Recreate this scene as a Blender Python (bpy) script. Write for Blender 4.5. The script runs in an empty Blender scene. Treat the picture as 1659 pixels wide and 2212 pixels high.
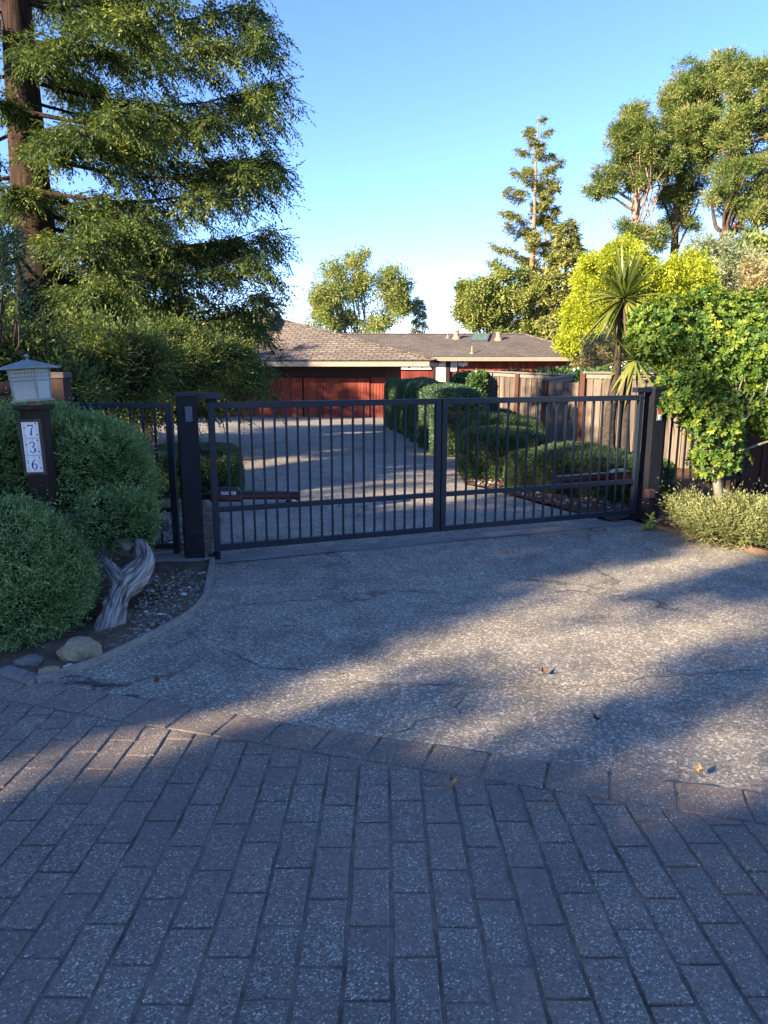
import bpy, math, numpy as np
from mathutils import Vector, Matrix
RNG = np.random.default_rng(11)
SC = bpy.context.scene
COL = SC.collection
# ------------------------------------------------------------------ camera model
F, CX, CY, PITCH, H = 1533.0, 829.5, 1106.0, math.radians(11.5), 1.6
CP, SP = math.cos(PITCH), math.sin(PITCH)
def ray(px, py):
    u = (px - CX) / F; v = -(py - CY) / F
    return np.array([u, CP + v * SP, -SP + v * CP])
def gz(y):
    y = np.asarray(y, float)
    return np.where(y < 3.0, 0.063 * (3.0 - np.maximum(y, -1.0)), np.where(y > 8.5, -0.02 * (np.minimum(y, 33.5) - 8.5), 0.0))
def G(px, py, z=0.0):
    d = ray(px, py); zz = z
    for _ in range(12):
        t = (zz - H) / d[2]; zz = z + float(gz(t * d[1]))
    return np.array([t * d[0], t * d[1], zz])
def W(px, py, Y):
    d = ray(px, py); return d * (Y / d[1]) + np.array([0, 0, H])
# sun
AZ, EL = math.radians(54), math.radians(22)
SUN = np.array([-math.sin(AZ) * math.cos(EL), -math.cos(AZ) * math.cos(EL), math.sin(EL)])
# ------------------------------------------------------------------ materials
class NT:
    def __init__(s, name):
        s.m = bpy.data.materials.new(name); s.m.use_nodes = True
        s.t = s.m.node_tree; s.t.nodes.clear()
        s.out = s.n('ShaderNodeOutputMaterial')
    def n(s, typ, **kw):
        nd = s.t.nodes.new(typ)
        for k, v in kw.items():
            if k in nd.inputs: nd.inputs[k].default_value = v
            else: setattr(nd, k, v)
        return nd
    def l(s, a, b): s.t.links.new(a, b)
    def coord(s, scale=(1, 1, 1), rot=(0, 0, 0)):
        tc = s.n('ShaderNodeTexCoord'); mp = s.n('ShaderNodeMapping')
        mp.inputs['Scale'].default_value = scale; mp.inputs['Rotation'].default_value = rot
        s.l(tc.outputs['Object'], mp.inputs['Vector']); return mp.outputs['Vector']
    def noise(s, vec, scale, detail=4, rough=.55):
        nd = s.n('ShaderNodeTexNoise', Scale=scale, Detail=detail, Roughness=rough)
        if vec is not None: s.l(vec, nd.inputs['Vector'])
        return nd.outputs['Fac']
    def ramp(s, fac, stops, interp='LINEAR'):
        nd = s.n('ShaderNodeValToRGB'); cr = nd.color_ramp; cr.interpolation = interp
        while len(cr.elements) < len(stops): cr.elements.new(.5)
        for e, (p, c) in zip(cr.elements, stops):
            e.position = p; e.color = (c if len(c) == 4 else (*c, 1)) if hasattr(c, '__len__') else (c, c, c, 1)
        s.l(fac, nd.inputs['Fac']); return nd.outputs['Color']
    def mix(s, fac, a, b, mode='MIX'):
        nd = s.n('ShaderNodeMix', data_type='RGBA', blend_type=mode)
        for sock, val in ((nd.inputs[0], fac), (nd.inputs[6], a), (nd.inputs[7], b)):
            if hasattr(val, 'is_linked') or isinstance(val, bpy.types.NodeSocket): s.l(val, sock)
            elif isinstance(val, (int, float)): sock.default_value = val
            else: sock.default_value = (*val, 1)[:4]
        return nd.outputs[2]
    def math(s, op, a, b=0.0):
        nd = s.n('ShaderNodeMath', operation=op)
        for i, v in enumerate((a, b)):
            if isinstance(v, bpy.types.NodeSocket): s.l(v, nd.inputs[i])
            else: nd.inputs[i].default_value = v
        return nd.outputs[0]
    def bump(s, h, strength=.4, dist=.01):
        nd = s.n('ShaderNodeBump', Strength=strength, Distance=dist); s.l(h, nd.inputs['Height']); return nd.outputs['Normal']
    def bsdf(s, color, rough=.6, normal=None, metallic=0.0, spec=.4):
        nd = s.n('ShaderNodeBsdfPrincipled'); nd.inputs['Metallic'].default_value = metallic
        nd.inputs['Specular IOR Level'].default_value = spec
        for sock, v in ((nd.inputs['Base Color'], color), (nd.inputs['Roughness'], rough)):
            if isinstance(v, bpy.types.NodeSocket): s.l(v, sock)
            elif isinstance(v, (int, float)): sock.default_value = v
            else: sock.default_value = (*v, 1)[:4]
        if normal is not None: s.l(normal, nd.inputs['Normal'])
        s.l(nd.outputs[0], s.out.inputs['Surface']); return nd
def simple(name, c1, c2=None, scale=8, rough=.6, bump=.15, bscale=60, stretch=(1, 1, 1), metallic=0, spec=.4, bdist=.004):
    t = NT(name); v = t.coord(stretch)
    c2 = c2 or tuple(x * .75 for x in c1)
    col = t.ramp(t.noise(v, scale), [(.3, c1), (.72, c2)])
    nrm = t.bump(t.noise(v, bscale, 3), bump, bdist) if bump else None
    t.bsdf(col, rough, nrm, metallic, spec); return t.m
def leafmat(name, stops, trans=.35, gloss=.08, rough=.4):
    """stops: colours over the per-leaf 'tint' value"""
    t = NT(name)
    at = t.n('ShaderNodeAttribute', attribute_name='tint')
    col = t.ramp(at.outputs['Fac'], stops)
    d = t.n('ShaderNodeBsdfDiffuse'); tr = t.n('ShaderNodeBsdfTranslucent'); g = t.n('ShaderNodeBsdfGlossy'); g.inputs['Roughness'].default_value = rough
    g.inputs['Color'].default_value = (.8, .8, .8, 1)
    tcol = t.mix(1.0, col, (1.25, 1.2, .5), 'MULTIPLY')
    t.l(col, d.inputs['Color']); t.l(tcol, tr.inputs['Color'])
    m1 = t.n('ShaderNodeMixShader'); m1.inputs[0].default_value = trans; t.l(d.outputs[0], m1.inputs[1]); t.l(tr.outputs[0], m1.inputs[2])
    m2 = t.n('ShaderNodeMixShader'); m2.inputs[0].default_value = gloss; t.l(m1.outputs[0], m2.inputs[1]); t.l(g.outputs[0], m2.inputs[2])
    t.l(m2.outputs[0], t.out.inputs['Surface']); return t.m
def wood(name, c1, c2, rough=.75, axis='z', scale=3.0, bump=.5, spec=.25):
    t = NT(name)
    st = {'z': (14, 14, 1), 'x': (1, 14, 14), 'y': (14, 1, 14)}[axis]
    v = t.coord(st)
    isl = t.n('ShaderNodeNewGeometry').outputs['Random Per Island']
    off = t.n('ShaderNodeVectorMath', operation='ADD'); t.l(v, off.inputs[0])
    cmb = t.n('ShaderNodeCombineXYZ'); t.l(t.math('MULTIPLY', isl, 37.0), cmb.inputs[0]); t.l(t.math('MULTIPLY', isl, 91.0), cmb.inputs[2]); t.l(cmb.outputs[0], off.inputs[1])
    grain = t.noise(off.outputs[0], scale, 6, .65)
    col = t.ramp(grain, [(.25, c1), (.75, c2)])
    br = t.ramp(isl, [(0, .62), (.5, 1.0), (1, 1.25)])
    col = t.mix(1.0, col, br, 'MULTIPLY')
    t.bsdf(col, rough, t.bump(grain, bump, .006), 0, spec); return t.m
def m_asphalt():
    t = NT('exposed_aggregate_asphalt'); v = t.coord()
    vo = t.n('ShaderNodeTexVoronoi', Scale=95.0); t.l(v, vo.inputs['Vector'])
    sep = t.n('ShaderNodeSeparateColor'); t.l(vo.outputs['Color'], sep.inputs[0])
    st = t.ramp(sep.outputs[0], [(0, (.055, .056, .058)), (.4, (.13, .13, .128)), (.72, (.205, .20, .19)), (.88, (.37, .36, .34)), (1, (.62, .60, .57))])
    vo2 = t.n('ShaderNodeTexVoronoi', Scale=300.0); t.l(v, vo2.inputs['Vector'])
    sep2 = t.n('ShaderNodeSeparateColor'); t.l(vo2.outputs['Color'], sep2.inputs[0])
    st2 = t.ramp(sep2.outputs[1], [(0, (.06, .06, .062)), (.6, (.16, .158, .152)), (1, (.42, .41, .39))])
    col = t.mix(.45, st, st2)
    big = t.ramp(t.noise(v, .55, 5, .6), [(.28, (.66, .66, .68)), (.5, (1, 1, 1)), (.72, (1.2, 1.17, 1.1))])
    col = t.mix(1.0, col, big, 'MULTIPLY')
    med = t.ramp(t.noise(v, 4.5, 4, .6), [(.35, .8), (.65, 1.12)])
    col = t.mix(1.0, col, med, 'MULTIPLY')
    # hairline cracks
    wv = t.n('ShaderNodeVectorMath', operation='ADD'); nz = t.n('ShaderNodeTexNoise', Scale=2.2, Detail=5.0); t.l(v, nz.inputs['Vector'])
    t.l(v, wv.inputs[0]); t.l(nz.outputs['Color'], wv.inputs[1])
    vc = t.n('ShaderNodeTexVoronoi', Scale=.33, feature='DISTANCE_TO_EDGE'); t.l(wv.outputs[0], vc.inputs['Vector'])
    cr = t.ramp(vc.outputs['Distance'], [(.0, .30), (.006, .72), (.012, 1.0)])
    msk = t.ramp(t.noise(v, .8, 2), [(.44, 0.0), (.56, 1.0)])
    crm = t.mix(msk, (1, 1, 1), cr)
    col = t.mix(1.0, col, crm, 'MULTIPLY')
    col = t.mix(1.0, col, (1.36, 1.21, .98), 'MULTIPLY')
    hh = t.math('ADD', t.math('MULTIPLY', sep.outputs[0], 1.0), t.math('MULTIPLY', sep2.outputs[1], .5))
    t.bsdf(col, .82, t.bump(hh, .55, .006), 0, .3); return t.m
def m_brick():
    t = NT('stamped_brick_concrete'); v = t.coord()
    isl = t.n('ShaderNodeNewGeometry').outputs['Random Per Island']
    base = t.ramp(isl, [(0, (.118, .104, .104)), (.35, (.135, .115, .113)), (.7, (.15, .125, .12)), (1, (.125, .112, .114))])
    fine = t.ramp(t.noise(v, 55, 5, .7), [(.3, .68), (.7, 1.3)])
    base = t.mix(1.0, base, fine, 'MULTIPLY')
    vo = t.n('ShaderNodeTexVoronoi', Scale=230.0); t.l(v, vo.inputs['Vector'])
    sep = t.n('ShaderNodeSeparateColor'); t.l(vo.outputs['Color'], sep.inputs[0])
    agg = t.ramp(sep.outputs[0], [(0, (.06, .058, .056)), (.45, (.13, .125, .118)), (.68, (.19, .18, .168)), (.88, (.30, .285, .265)), (1, (.48, .46, .43))])
    wear = t.noise(v, 4.2, 4, .62)
    wear2 = t.math('ADD', wear, t.math('MULTIPLY', t.math('SUBTRACT', isl, .5), .07))
    grit = t.math('ADD', wear2, t.math('MULTIPLY', t.math('SUBTRACT', sep.outputs[1], .5), .5))
    mask = t.ramp(grit, [(.50, 0.0), (.62, 1.0)])
    col = t.mix(mask, base, agg)
    big = t.ramp(t.noise(v, .8, 3), [(.3, .82), (.7, 1.14)])
    col = t.mix(1.0, col, big, 'MULTIPLY')
    col = t.mix(1.0, col, (1.30, 1.18, .96), 'MULTIPLY')
    hh = t.math('ADD', t.math('MULTIPLY', mask, sep.outputs[0]), t.math('MULTIPLY', t.noise(v, 70, 4, .7), .5))
    t.bsdf(col, .8, t.bump(hh, .55, .005), 0, .3); return t.m
def m_groove():
    t = NT('groove_mortar'); v = t.coord()
    col = t.ramp(t.noise(v, 6, 5, .7), [(.32, (.075, .062, .052)), (.62, (.25, .20, .155))])
    t.bsdf(col, .95, t.bump(t.noise(v, 150, 3), .5, .004), 0, .1); return t.m
def m_soil(name, c1, c2, c3):
    t = NT(name); v = t.coord()
    col = t.ramp(t.noise(v, 9, 8, .7), [(.3, c1), (.55, c2), (.75, c3)])
    t.bsdf(col, .95, t.bump(t.noise(v, 45, 6, .7), .9, .02), 0, .1); return t.m
def m_bark(name, c1, c2, stretch=(9, 9, 1.1), scale=1.6, bump=1.0, dist=.05):
    t = NT(name); v = t.coord(stretch)
    n = t.noise(v, scale, 8, .65)
    col = t.ramp(n, [(.3, c1), (.68, c2)])
    t.bsdf(col, .95, t.bump(n, bump, dist), 0, .1); return t.m
def m_shingle():
    t = NT('roof_shakes'); tc = t.n('ShaderNodeUVMap')
    b = t.n('ShaderNodeTexBrick', Scale=1.0); b.inputs['Mortar Size'].default_value = .03; b.inputs['Brick Width'].default_value = .36; b.inputs['Row Height'].default_value = .23
    b.inputs['Color1'].default_value = (.118, .098, .080, 1); b.inputs['Color2'].default_value = (.178, .146, .118, 1); b.inputs['Mortar'].default_value = (.07, .055, .045, 1)
    b.inputs['Mortar Smooth'].default_value = .2; b.inputs['Bias'].default_value = 0.0
    nz = t.n('ShaderNodeTexNoise', Scale=1.3, Detail=3.0); t.l(tc.outputs[0], nz.inputs['Vector'])
    add = t.n('ShaderNodeVectorMath', operation='MULTIPLY_ADD'); t.l(nz.outputs['Color'], add.inputs[0]); add.inputs[1].default_value = (.30, .13, 0); t.l(tc.outputs[0], add.inputs[2])
    t.l(add.outputs[0], b.inputs['Vector'])
    col = t.mix(1.0, b.outputs['Color'], t.ramp(t.noise(tc.outputs[0], .5, 5), [(.3, .8), (.7, 1.2)]), 'MULTIPLY')
    # saw-tooth height: every course thicker at its butt
    sx = t.n('ShaderNodeSeparateXYZ'); t.l(add.outputs[0], sx.inputs[0])
    saw = t.math('SUBTRACT', 1.0, t.math('FRACT', t.math('DIVIDE', sx.outputs[1], .23)))
    hh = t.math('ADD', saw, t.math('MULTIPLY', b.outputs['Fac'], -.6))
    t.bsdf(col, .9, t.bump(hh, .75, .06), 0, .2); return t.m
M = {}
M['asphalt'] = m_asphalt(); M['brick'] = m_brick(); M['groove'] = m_groove()
M['ground'] = m_soil('dry_ground', (.05, .038, .026), (.09, .066, .045), (.13, .10, .07))
M['soil'] = m_soil('bed_soil', (.075, .052, .036), (.15, .106, .073), (.25, .19, .14))
M['concrete'] = simple('weathered_concrete', (.21, .20, .185), (.13, .125, .118), 5, .9, .4, 70)
M['crack'] = simple('sand_filled_crack', (.25, .20, .14), (.13, .11, .085), 9, .95, .4, 90)
M['tar'] = simple('dark_joint_filler', (.06, .058, .056), (.05, .05, .05), 20, .7, .3, 90)
M['iron'] = simple('painted_black_metal', (.007, .012, .021), (.009, .015, .026), 30, .5, .12, 240, spec=.3, bdist=.001)
M['iron_dull'] = simple('dusty_black_metal', (.005, .006, .009), (.009, .010, .014), 12, .65, .15, 120, spec=.2, bdist=.001)
M['greybox'] = simple('grey_blue_plastic', (.05, .066, .095), (.042, .055, .082), 20, .45, .05, 200)
M['opred'] = simple('dark_red_enamel', (.075, .010, .012), (.055, .008, .010), 14, .35, .05, 200, spec=.5)
M['opblack'] = simple('black_plastic', (.015, .016, .019), (.02, .021, .025), 14, .4, .05, 200)
M['white'] = simple('white_paint', (.74, .74, .72), (.62, .62, .60), 10, .55, .05, 80)
M['red'] = simple('red_sticker', (.5, .035, .045), (.42, .03, .04), 30, .4, 0)
M['metalplate'] = simple('brushed_grey_plate', (.36, .37, .38), (.27, .28, .29), 30, .4, .05, 90, metallic=.6)
M['postwood'] = wood('dark_stained_post', (.012, .008, .006), (.045, .030, .022), .85)
M['darkwood'] = wood('dark_red_brown_boards', (.022, .012, .010), (.060, .030, .024), .85)
M['framewood'] = simple('weathered_moulding', (.085, .06, .05), (.035, .025, .022), 14, .8, .5, 60)
M['fencewood'] = wood('redwood_fence_boards', (.058, .045, .036), (.185, .143, .110), .85)
M['fencepost'] = wood('red_brown_fence_post', (.045, .018, .013), (.12, .05, .035), .85)
M['capwood'] = wood('grey_cap_board', (.10, .085, .072), (.22, .19, .16), .85, 'x')
M['edgeboard'] = wood('grey_edging_board', (.14, .12, .10), (.36, .32, .27), .9, 'y')
M['tile'] = simple('white_glazed_tile', (.80, .80, .77), (.74, .75, .73), 12, .18, .03, 60, spec=.6)
M['blue'] = simple('cobalt_glaze', (.012, .028, .25), (.01, .02, .18), 20, .2, 0, spec=.6)
M['tred'] = simple('red_glaze', (.42, .045, .05), None, 20, .25, 0)
M['tgreen'] = simple('green_glaze', (.06, .18, .06), None, 20, .25, 0)
M['tyel'] = simple('yellow_glaze', (.62, .36, .03), None, 20, .25, 0)
M['tdark'] = simple('dark_plum_glaze', (.035, .012, .025), None, 20, .25, 0)
M['lampmetal'] = simple('verdigris_grey_metal', (.27, .29, .265), (.17, .195, .185), 22, .5, .15, 120, metallic=.35)
def m_glass():
    t = NT('frosted_lamp_glass'); v = t.coord()
    b = t.bsdf(t.ramp(t.noise(v, 14, 4), [(.3, (.33, .40, .38)), (.7, (.50, .55, .52))]), .32, t.bump(t.noise(v, 130, 3), .25, .003), 0, .5)
    b.inputs['Transmission Weight'].default_value = .25; return t.m
M['lampglass'] = m_glass()
M['brass'] = simple('dull_brass', (.16, .13, .07), (.10, .085, .05), 20, .5, .1, 90, metallic=.5)
M['redwoodbark'] = m_bark('redwood_bark', (.012, .008, .006), (.060, .037, .027))
M['palebark'] = m_bark('pale_bark', (.12, .075, .05), (.34, .23, .16), (6, 6, 1), 1.2, .7, .05)
M['pinebark'] = m_bark('pine_bark', (.03, .022, .017), (.13, .085, .06), (4, 4, 1), 2, .8, .05)
M['greybark'] = m_bark('grey_bark', (.10, .085, .07), (.28, .25, .21), (5, 5, 1), 2, .6, .03)
M['cordbark'] = m_bark('cordyline_bark', (.018, .014, .011), (.085, .066, .053), (8, 8, 9), 3, 1.0, .03)
def m_deadwood():
    t = NT('weathered_grey_wood'); tc = t.n('ShaderNodeAttribute', attribute_name='tuv'); mp = t.n('ShaderNodeMapping'); mp.inputs['Scale'].default_value = (2.6, 2.6, 2.4); t.l(tc.outputs['Vector'], mp.inputs['Vector'])
    n = t.noise(mp.outputs[0], 1.6, 8, .6)
    col = t.ramp(n, [(.34, (.025, .02, .017)), (.45, (.17, .145, .125)), (.66, (.47, .43, .385))])
    t.bsdf(col, .9, t.bump(n, 1.0, .03), 0, .15); return t.m
M['deadwood'] = m_deadwood()
M['stone_tan'] = simple('tan_quartz_rock', (.36, .27, .16), (.17, .125, .08), 9, .85, .9, 22, bdist=.03)
M['stone_grey'] = simple('grey_stone', (.17, .155, .135), (.09, .083, .074), 14, .85, .6, 30, bdist=.01)
M['stone_white'] = simple('white_quartz', (.60, .58, .55), (.40, .38, .36), 14, .7, .5, 40, bdist=.01)
def m_pebble():
    t = NT('river_pebbles'); isl = t.n('ShaderNodeNewGeometry').outputs['Random Per Island']
    col = t.ramp(isl, [(0, (.075, .060, .046)), (.3, (.16, .128, .095)), (.55, (.22, .175, .13)), (.8, (.14, .135, .125)), (.95, (.30, .275, .24)), (1, (.5, .48, .46))])
    t.bsdf(col, .7, t.bump(t.noise(t.coord(), 70), .3, .003), 0, .35); return t.m
M['pebble'] = m_pebble()
M['siding'] = wood('red_stained_siding', (.115, .022, .014), (.25, .048, .026), .7, 'z', 2, .3)
M['siding_dark'] = wood('dark_boards', (.020, .012, .012), (.035, .020, .02), .8, 'x', 2, .3)
M['fascia'] = simple('beige_fascia', (.26, .225, .165), (.22, .19, .14), 2, .7, .05, 40)
M['shingle'] = m_shingle()
M['cream'] = simple('cream_paint', (.64, .60, .44), (.58, .54, .40), 3, .6, .03, 40)
M['terracotta'] = simple('terracotta_vent', (.42, .24, .16), (.34, .18, .12), 6, .8, .2, 40)
M['skylight'] = simple('skylight_glass', (.10, .17, .16), (.08, .14, .13), 3, .08, 0, spec=.8)
M['slate'] = simple('grey_flashing', (.09, .095, .10), (.07, .075, .08), 4, .6, .1, 40)
M['pane'] = simple('window_glass', (.045, .05, .055), (.06, .065, .07), 3, .06, 0, spec=.8)
M['blind'] = simple('white_blind', (.66, .66, .62), (.56, .56, .53), 3, .6, 0)
M['drysoil'] = m_soil('leaf_litter_soil', (.05, .030, .020), (.12, .065, .038), (.22, .13, .08))
# foliage colours
L_ = leafmat
M['f_redwood'] = L_('redwood_needles', [(0, (.022, .045, .020)), (.45, (.060, .096, .035)), (.8, (.17, .205, .050)), (1, (.34, .35, .085))], 0.3, 0.015, 0.5)
M['f_redwood_far'] = L_('far_conifer_needles', [(0, (.075, .095, .030)), (.5, (.19, .205, .058)), (1, (.34, .32, .105))], 0.25, 0.015, 0.5)
M['f_juniper'] = L_('juniper_scales', [(0, (.066, .115, .040)), (.5, (.165, .26, .090)), (1, (.34, .43, .165))], 0.2, 0.02, 0.5)
M['f_juniper_dry'] = L_('blue_juniper_scales', [(0, (.095, .085, .032)), (.4, (.165, .18, .06)), (1, (.30, .32, .14))], 0.25, 0.015, 0.5)
M['f_box'] = L_('boxwood_leaves', [(0, (.030, .060, .024)), (.5, (.075, .125, .042)), (1, (.16, .21, .065))], 0.3, 0.04, 0.4)
M['f_hedge'] = L_('yew_hedge_leaves', [(0, (.030, .062, .032)), (.5, (.062, .115, .055)), (1, (.11, .165, .065))], 0.25, 0.04, 0.4)
M['f_ivy'] = L_('ivy_leaves', [(0, (.030, .07, .024)), (.6, (.07, .13, .04)), (1, (.22, .25, .06))], 0.3, 0.04, 0.35)
M['f_pitt'] = L_('glossy_shrub_leaves', [(0, (.026, .070, .020)), (.45, (.080, .155, .030)), (.8, (.19, .26, .034)), (1, (.36, .36, .04))], 0.4, 0.015, 0.45)
M['f_yellow'] = L_('golden_leaves', [(0, (.20, .25, .018)), (.5, (.34, .39, .028)), (1, (.50, .51, .065))], 0.45, 0.015, 0.5)
M['f_pine'] = L_('pine_needles', [(0, (.045, .08, .020)), (.5, (.125, .175, .042)), (1, (.30, .285, .10))], 0.25, 0.01, 0.5)
M['f_oak'] = L_('oak_leaves', [(0, (.08, .13, .038)), (.5, (.20, .24, .06)), (1, (.36, .36, .11))], 0.35, 0.015, 0.45)
M['f_birch'] = L_('light_airy_leaves', [(0, (.12, .17, .045)), (.5, (.22, .265, .075)), (1, (.35, .355, .13))], 0.45, 0.02, 0.5)
M['f_grey'] = L_('grey_green_leaves', [(0, (.13, .165, .08)), (.5, (.23, .27, .14)), (1, (.36, .385, .23))], 0.35, 0.03, 0.5)
M['f_beige'] = L_('dry_beige_leaves', [(0, (.22, .18, .07)), (.5, (.34, .28, .13)), (1, (.46, .38, .2))], .35, .03, .5)
M['f_cord'] = L_('cordyline_blades', [(0, (.075, .11, .026)), (.5, (.16, .19, .044)), (1, (.36, .33, .08))], 0.35, 0.02, 0.45)
M['f_cordead'] = L_('dead_blades', [(0, (.05, .032, .02)), (1, (.22, .15, .09))], .2, .03, .5)
M['f_weed'] = L_('weed_leaves', [(0, (.14, .20, .03)), (1, (.32, .38, .06))], .4, .05, .4)
M['f_dead'] = L_('fallen_leaf_brown', [(0, (.16, .075, .03)), (1, (.32, .17, .08))], .2, .05, .5)
M['f_pink'] = L_('pink_blossom', [(0, (.45, .04, .08)), (1, (.65, .14, .18))], .4, .05, .5)
M['core'] = simple('light_blocking_core', (.012, .018, .009), (.018, .022, .012), 12, 1.0, .8, 30, spec=.05, bdist=.03)  # dark solid filler inside shrubs and hedges, added to block light
# ------------------------------------------------------------------ objects
def props(o, label=None, cat=None, group=None, kind=None):
    for k, v in (('label', label), ('category', cat), ('group', group), ('kind', kind)):
        if v: o[k] = v
    return o
def thing(name, label, cat, loc=(0, 0, 0), group=None):
    o = bpy.data.objects.new(name, None); o.empty_display_size = .1
    o.location = [float(c) for c in loc]; COL.objects.link(o)
    return props(o, label, cat, group)
def origin_of(p):
    while p.parent: p = p.parent
    return np.array(p.location)
class MB:
    def __init__(s): s.v = []; s.f = []; s.m = []; s.n = 0; s.tuv = []
    def add(s, V, Fs, mi=0):
        V = np.asarray(V, float).reshape(-1, 3); k = s.n
        s.v.append(V); s.n += len(V)
        for f in Fs: s.f.append([k + i for i in f]); s.m.append(mi)
    def box(s, c, size, rot=0.0, mi=0, taper=1.0, R=None):
        x, y, z = [d / 2 for d in size]
        V = np.array([[-x, -y, -z], [x, -y, -z], [x, y, -z], [-x, y, -z], [-x * taper, -y * taper, z], [x * taper, -y * taper, z], [x * taper, y * taper, z], [-x * taper, y * taper, z]])
        if R is None:
            cr, sr = math.cos(rot), math.sin(rot); R = np.array([[cr, -sr, 0], [sr, cr, 0], [0, 0, 1]])
        s.add(V @ np.asarray(R).T + np.asarray(c, float), [(0, 3, 2, 1), (4, 5, 6, 7), (0, 1, 5, 4), (1, 2, 6, 5), (2, 3, 7, 6), (3, 0, 4, 7)], mi)
    def bar(s, a, b, w, h, mi=0, up=(0, 0, 1)):
        a = np.asarray(a, float); b = np.asarray(b, float); d = b - a; L = np.linalg.norm(d); x = d / L
        up = np.asarray(up, float); y = np.cross(up, x); y /= np.linalg.norm(y); z = np.cross(x, y)
        s.box((a + b) / 2, (L, w, h), mi=mi, R=np.stack([x, y, z], 1))
    def tube(s, pts, radii, n=8, mi=0, wob=0.0, cap=True, rng=None):
        pts = np.asarray(pts, float); k = len(pts); radii = np.broadcast_to(np.asarray(radii, float), (k,))
        T = np.gradient(pts, axis=0); T /= np.linalg.norm(T, axis=1)[:, None] + 1e-9
        ref = np.array([1., 0, 0]) if abs(T[0][0]) < .8 else np.array([0, 1., 0])
        V = []
        ph = (rng or RNG).uniform(0, 6.28, 4)
        for i in range(k):
            a = ref - T[i] * ref.dot(T[i]); a /= np.linalg.norm(a); b = np.cross(T[i], a); ref = a
            an = np.arange(n) * 2 * math.pi / n
            rr = radii[i] * (1 + wob * (np.sin(3 * an + ph[0] + i * .35) + .6 * np.sin(5 * an + ph[1] - i * .2)))
            V.append(pts[i] + np.outer(np.cos(an) * rr, a) + np.outer(np.sin(an) * rr, b))
        Fs = [(i * n + j, i * n + (j + 1) % n, (i + 1) * n + (j + 1) % n, (i + 1) * n + j) for i in range(k - 1) for j in range(n)]
        if cap: Fs += [tuple(range(n))[::-1], tuple((k - 1) * n + j for j in range(n))]
        ln = np.concatenate([[0], np.cumsum(np.linalg.norm(np.diff(pts, axis=0), axis=1))]); an = np.arange(n) * 2 * math.pi / n
        s.tuv.append(np.concatenate([np.stack([np.cos(an), np.sin(an), np.full(n, ln[i])], 1) for i in range(k)]))
        s.add(np.concatenate(V), Fs, mi)
    def lathe(s, prof, c, n=16, mi=0, R=None):
        prof = np.asarray(prof, float); an = np.arange(n) * 2 * math.pi / n
        V = np.concatenate([np.stack([r * np.cos(an), r * np.sin(an), np.full(n, z)], 1) for r, z in prof])
        if R is not None: V = V @ np.asarray(R).T
        k = len(prof)
        Fs = [(i * n + j, i * n + (j + 1) % n, (i + 1) * n + (j + 1) % n, (i + 1) * n + j) for i in range(k - 1) for j in range(n)] + [tuple(range(n))[::-1], tuple((k - 1) * n + j for j in range(n))]
        s.add(V + np.asarray(c, float), Fs, mi)
    def blob(s, c, r, nu=10, nv=7, lump=.15, mi=0, rng=None, R=None):
        rng = rng or RNG; u = np.arange(nu) * 2 * math.pi / nu; V = []
        ph = rng.uniform(0, 6.28, 6)
        for j in range(nv + 1):
            t = math.pi * j / nv
            d = np.stack([np.sin(t) * np.cos(u), np.sin(t) * np.sin(u), np.full(nu, np.cos(t))], 1)
            V.append(d * (1 + lump * (np.sin(d[:, 0] * 3.1 + ph[0]) * np.cos(d[:, 1] * 2.7 + ph[1]) + .7 * np.sin(d[:, 2] * 4 + d[:, 0] * 2 + ph[2])))[:, None])
        V = np.concatenate(V) * np.asarray(r, float)
        if R is not None: V = V @ np.asarray(R).T
        s.add(V + np.asarray(c, float), [(j * nu + i, (j + 1) * nu + i, (j + 1) * nu + (i + 1) % nu, j * nu + (i + 1) % nu) for j in range(nv) for i in range(nu)], mi)
    def build(s, name, mats, parent=None, smooth=False, bevel=0.0, label=None, **pr):
        o = np.array([0., 0, 0]); V = np.concatenate(s.v)
        if parent is not None: o = origin_of(parent)
        elif pr.get('loc') is not None: o = np.asarray(pr['loc'], float)
        me = bpy.data.meshes.new(name); me.from_pydata((V - o).tolist(), [], s.f)
        for m in (mats if isinstance(mats, (list, tuple)) else [mats]): me.materials.append(m)
        me.polygons.foreach_set('material_index', s.m); me.update()
        if smooth: me.polygons.foreach_set('use_smooth', [True] * len(me.polygons))
        if s.tuv and sum(map(len, s.tuv)) == s.n:
            a = me.attributes.new('tuv', 'FLOAT_VECTOR', 'POINT'); a.data.foreach_set('vector', np.concatenate(s.tuv).astype(np.float32).ravel())
        ob = bpy.data.objects.new(name, me); COL.objects.link(ob)
        if parent is not None: ob.parent = parent
        else: ob.location = o.tolist()
        if bevel:
            b = ob.modifiers.new('bevel', 'BEVEL'); b.width = bevel; b.segments = 2; b.limit_method = 'ANGLE'
        props(ob, label, pr.get('cat'), pr.get('group'), pr.get('kind')); return ob
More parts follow.
